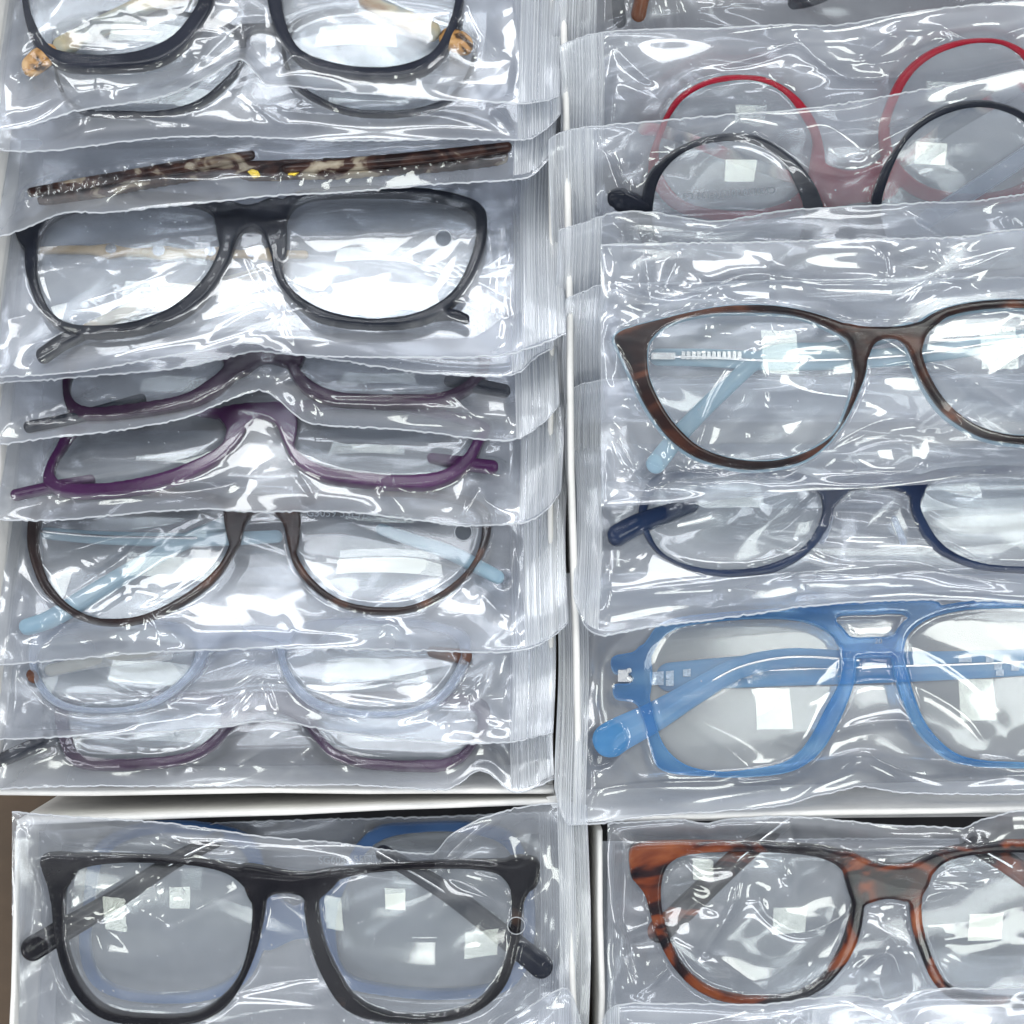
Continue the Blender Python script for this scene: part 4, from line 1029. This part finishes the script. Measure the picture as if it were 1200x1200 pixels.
L1e = [(-10,150),(30,142),(80,123),(120,116),(190,111),(240,96),(276,79),(290,81),(308,101),(330,109),(480,115),(590,119),(620,119),(645,114),(662,106)]
L2e = [(-10,173),(60,174),(170,167),(330,162),(460,162),(590,164),(622,160),(640,147),(658,128)]
L3e = [(-10,281),(20,273),(80,253),(130,254),(230,242),(330,226),(400,220),(480,213),(560,211),(618,208),(638,194),(658,170)]
L4e = [(-10,441),(90,437),(180,424),(270,406),(300,404),(335,414),(380,417),(480,416),(580,415),(622,405),(664,389)]
L4be = [(-10,447),(100,443),(200,432),(290,413),(340,418),(400,426),(480,434),(580,438),(610,434),(630,416),(656,404)]
L5e = [(-10,524),(60,516),(140,507),(215,492),(260,472),(300,457),(320,462),(350,487),(375,496),(480,502),(560,512),(600,514),(625,503),(645,486),(657,470)]
L6e = [(-10,611),(60,610),(140,602),(240,597),(300,601),(380,602),(480,605),(540,612),(600,614),(625,610),(645,596),(660,576)]
L7e = [(-10,778),(60,773),(140,768),(240,765),(330,760),(450,761),(570,763),(610,760),(635,752),(655,738),(668,724)]
L8e = [(-10,868),(60,866),(150,860),(250,851),(300,843),(340,845),(400,858),(480,868),(560,872),(610,868),(650,859)]
L9e = [(-10,925),(100,922),(250,918),(400,920),(480,926),(520,927),(540,918),(558,905),(575,908),(590,922),(605,929),(625,924),(650,912)]
LL = [
 ('L1', L1e, 'topmost bag at upper left, around the charcoal round glasses', 662, [(30,120,26,3.0),(150,20,60,2.0)], None, 1.1, 8),
 ('L2', L2e, 'bag showing as a narrow strip below the topmost one at upper left, straight lower edge', 658, [(600,130,30,2)], None, .8, 4),
 ('L3', L3e, 'bag around the edge-on cream tortoiseshell glasses, its seam sloping up to the right', 656, [(480,200,24,2)], None, .9, 6),
 ('L4', L4e, 'large bag around the black glasses, punched hole over the bright right lens', 664, [(590,330,30,3.5),(600,270,14,2.5),(60,410,24,2.2)], (520,285,9.5), 1.0, 4),
 ('L4b', L4be, 'empty-looking bag peeking out just under the seam of the large bag with black glasses', 654, [], None, .7, 4),
 ('L5', L5e, 'narrow dark bag around plum glasses, seam peaking in the middle', 657, [(330,430,40,2.6)], None, 1.0, 4),
 ('L6', L6e, 'bag around the purple glasses with a crumpled spot near its right end', 662, [(545,570,34,3.2),(250,560,40,1.5)], None, .9, 4),
 ('L7', L7e, 'bag around the brown round glasses with a punched hole over the right lens', 668, [(60,725,34,3.0),(175,735,30,2.5),(575,700,30,2.4),(150,650,50,2)], (543,625,10), 1.15, 4),
 ('L8', L8e, 'bag around the clear crystal glasses, second from the bottom in the upper left box', 652, [(540,820,40,2.5),(60,810,26,1.8)], None, 1.2, 4),
 ('L9', L9e, 'lowest bag in the upper left box, around the smoky plum glasses', 652, [(600,890,24,2.5),(300,830,24,2)], None, .9, 5),
]
for i, (k, e, lb, xr, hot, punch, wr, flu) in enumerate(LL):
    zip_bag(k, PL[k], shifted(e, -255 if k != 'L2' else -230), e, -10, xr - 3, lb, seed=31 + i * 3, free='bottom', zipside='right', zipw=50,
            hot=hot, punch=punch, wr=wr, flutter=flu, backdepth=24 if k in ('L1', 'L4', 'L7') else 17)

R0e = [(650,-40),(700,-55),(1280,-80)]
R1e = [(655,55),(680,45),(710,38),(780,33),(840,32),(920,28),(970,30),(1010,25),(1050,18),(1130,8),(1210,2),(1280,0)]
R2e = [(645,165),(665,155),(700,149),(770,141),(860,133),(920,129),(1000,119),(1080,105),(1140,96),(1210,82),(1280,75)]
R3e = [(652,270),(680,262),(700,255),(725,249),(760,250),(800,257),(840,262),(880,256),(920,248),(1000,241),(1080,236),(1140,235),(1200,227),(1280,222)]
R3be = [(655,352),(680,342),(705,333),(760,331),(900,330),(1280,325)]
R3ce = [(657,462),(680,450),(700,446),(720,444),(900,440),(1280,440)]
R4be = [(672,585),(680,575),(700,568),(760,565),(1280,560)]
R4t = [(704,287),(800,284),(900,283),(1000,280),(1080,280),(1140,278),(1200,270),(1400,262)]
R4bt = [(712,594),(780,590),(850,585),(920,578),(997,573),(1200,562),(1400,560)]
R5b = [(672,690),(680,715),(690,735),(708,743),(733,739),(768,732),(827,725),(873,720),(920,714),(943,711),(1037,705),(1118,704),(1200,707),(1360,710)]
R6b = [(652,925),(662,958),(672,966),(707,964),(760,956),(850,950),(920,943),(950,934),(978,928),(1006,921),(1025,923),(1060,928),(1118,930),(1200,931),(1360,930)]
for k, e, xl, lb, hgt, wr, flu, hot, zw in [
    ('R0', R0e, 650, 'bag running off the top edge of the upper right box, brown arm tip inside', 250, 1.3, 4, [(960,0,60,2.5)], 50),
    ('R1', R1e, 655, 'bag around the red glasses, its seam just below the top of the picture', 250, 1.1, 5, [(980,60,50,2.5)], 52),
    ('R2', R2e, 645, 'bag around the black upside-down glasses, bright fold above the bridge', 255, 1.0, 5, [(1000,170,40,2.2)], 52),
    ('R3', R3e, 652, 'bag with a wavy upper seam directly above the top bag with cat-eye glasses', 240, .9, 5, [(1080,270,60,2.2)], 52),
    ('R3b', R3be, 661, 'bag seen as a striped zip corner left of the cat-eye glasses, upper of three', 160, .6, 3, [], 48),
    ('R3c', R3ce, 664, 'bag seen as a striped zip corner beside the ice blue arm tip, middle of three', 150, .6, 3, [], 42),
    ('R4b', R4be, 668, 'bag seen as a striped zip corner left of the navy glasses, lowest of three', 140, .6, 3, [], 36)]:
    zip_bag(k, PL[k], e, shifted(e, hgt), xl, 1260, lb, seed=100 + len(k) * 7 + int(xl) + int(e[0][1]) % 17, free='top', zipside='left', zipw=zw, wr=wr, flutter=flu, hot=hot,
            glasses=k, backdepth=20)
zip_bag('R6', PL['R6'], const(672), R6b, 652, 1350, 'bag around the sky blue aviator glasses, draped over the front wall of its box', seed=207, free='bottom', zipside='left', zipw=36,
        wr=1.0, lens_calm=0.8, flutter=3, hot=[(690,930,24,3)], creases=9, backdepth=30)
zip_bag('R5', PL['R5'], const(520), R5b, 674, 1350, 'bag around the navy glasses, long horizontal folds running across it', seed=213, free='bottom', zipside='left', zipw=30,
        wr=1.3, lens_calm=0.3, flutter=4, hot=[(720,650,26,3)], backdepth=22)
zip_bag('R4', PL['R4'], R4t, R4bt, 704, 1380, 'large bag lying on top at right around the havana cat-eye glasses', seed=219, free='top', zipside='right', zipw=44,
        wr=1.45, lens_calm=0.25, flutter=4, hot=[(790,540,60,3.2),(930,450,60,2.6),(1000,540,60,2),(730,330,30,2)], creases=34, backdepth=28)

C1t = [(12,951),(40,954),(100,958),(180,961),(250,970),(330,983),(392,989),(453,999),(500,1003),(512,1000),(530,979),(577,955),(638,942),(690,944)]
zip_bag('C0', PL['C0'], [(20,975),(200,968),(660,950)], const(1235), 18, 668, 'bag around the mid blue glasses, deeper in the lower left box', seed=301, free='top', zipside='right', zipw=36, wr=.9)
zip_bag('C1', PL['C1'], C1t, const(1262), 14, 690, 'bag around the large dark square glasses, punched hole at its right', seed=307, free='top', zipside='right', zipw=36,
        wr=1.4, lens_calm=0.4, punch=(605,1082,10), hot=[(200,1060,60,2.6),(45,1115,30,2.2),(560,1030,40,2),(35,985,16,2)], flutter=5, backdepth=30)
zip_bag('C2', PL['C2'], [(575,1215),(600,1192),(630,1172),(655,1161),(666,1162),(676,1182),(684,1212)], const(1320), 578, 684, 'small rounded bag corner at the bottom edge right of the dark square glasses', seed=311, free='top', zipside='right', zipw=12, wr=.5, creases=8, res=3)
D1t = [(708,967),(722,964),(750,964),(797,962),(829,966),(855,961),(920,958),(978,962),(1037,968),(1107,969),(1130,970),(1142,962),(1165,955),(1184,949),(1200,948),(1360,945)]
zip_bag('D0', PL['D0'], const(985), const(1240), 704, 1340, 'bag seen dimly at the bottom of the lower right box, striped zip at its left', seed=317, free='top', zipside='left', zipw=16, wr=.8)
zip_bag('D1', PL['D1'], D1t, const(1262), 712, 1350, 'bag around the red tortoiseshell glasses', seed=321, free='top', zipside='right', zipw=36, wr=1.45, lens_calm=0.3,
        hot=[(830,1050,70,2.8),(735,1090,40,3.0),(960,1010,50,2)], creases=24, flutter=4, backdepth=30)
D2t = [(708,1200),(716,1186),(735,1179),(800,1178),(890,1178),(940,1172),(1000,1168),(1040,1173),(1075,1162),(1105,1157),(1200,1153),(1360,1150)]
zip_bag('D2', PL['D2'], D2t, const(1320), 708, 1350, 'bag overlapping the red tortoiseshell glasses from below, mostly out of the picture', seed=331, free='top', zipside='left', zipw=20, wr=1.2, res=2.6)

# torn paper at the corner where the two left boxes meet the right one
box = next(o for o in sc.objects if o.get('label', '').startswith('white box at lower left'))
for pts in ([(640, 934, 0), (652, 931, 9), (660, 936, 5), (657, 945, 2), (648, 947, 0)], [(655, 930, 2), (668, 933, 12), (672, 944, 6), (664, 948, 1)], [(668, 940, 0), (676, 946, 7), (672, 956, 2)]):
    V = [((x - 600) * S, (600 - y) * S, z * S) for x, y, z in pts]
    V += [(a, b, c - 1.0 * S) for a, b, c in V]
    n = len(pts)
    F = [tuple(range(n))[::-1], tuple(range(n, 2 * n))] + [(i, (i + 1) % n, (i + 1) % n + n, i + n) for i in range(n)]
    mesh_obj('torn_flap', np.array(V), F, M['board'], box, np.array(box.location), smooth=False)
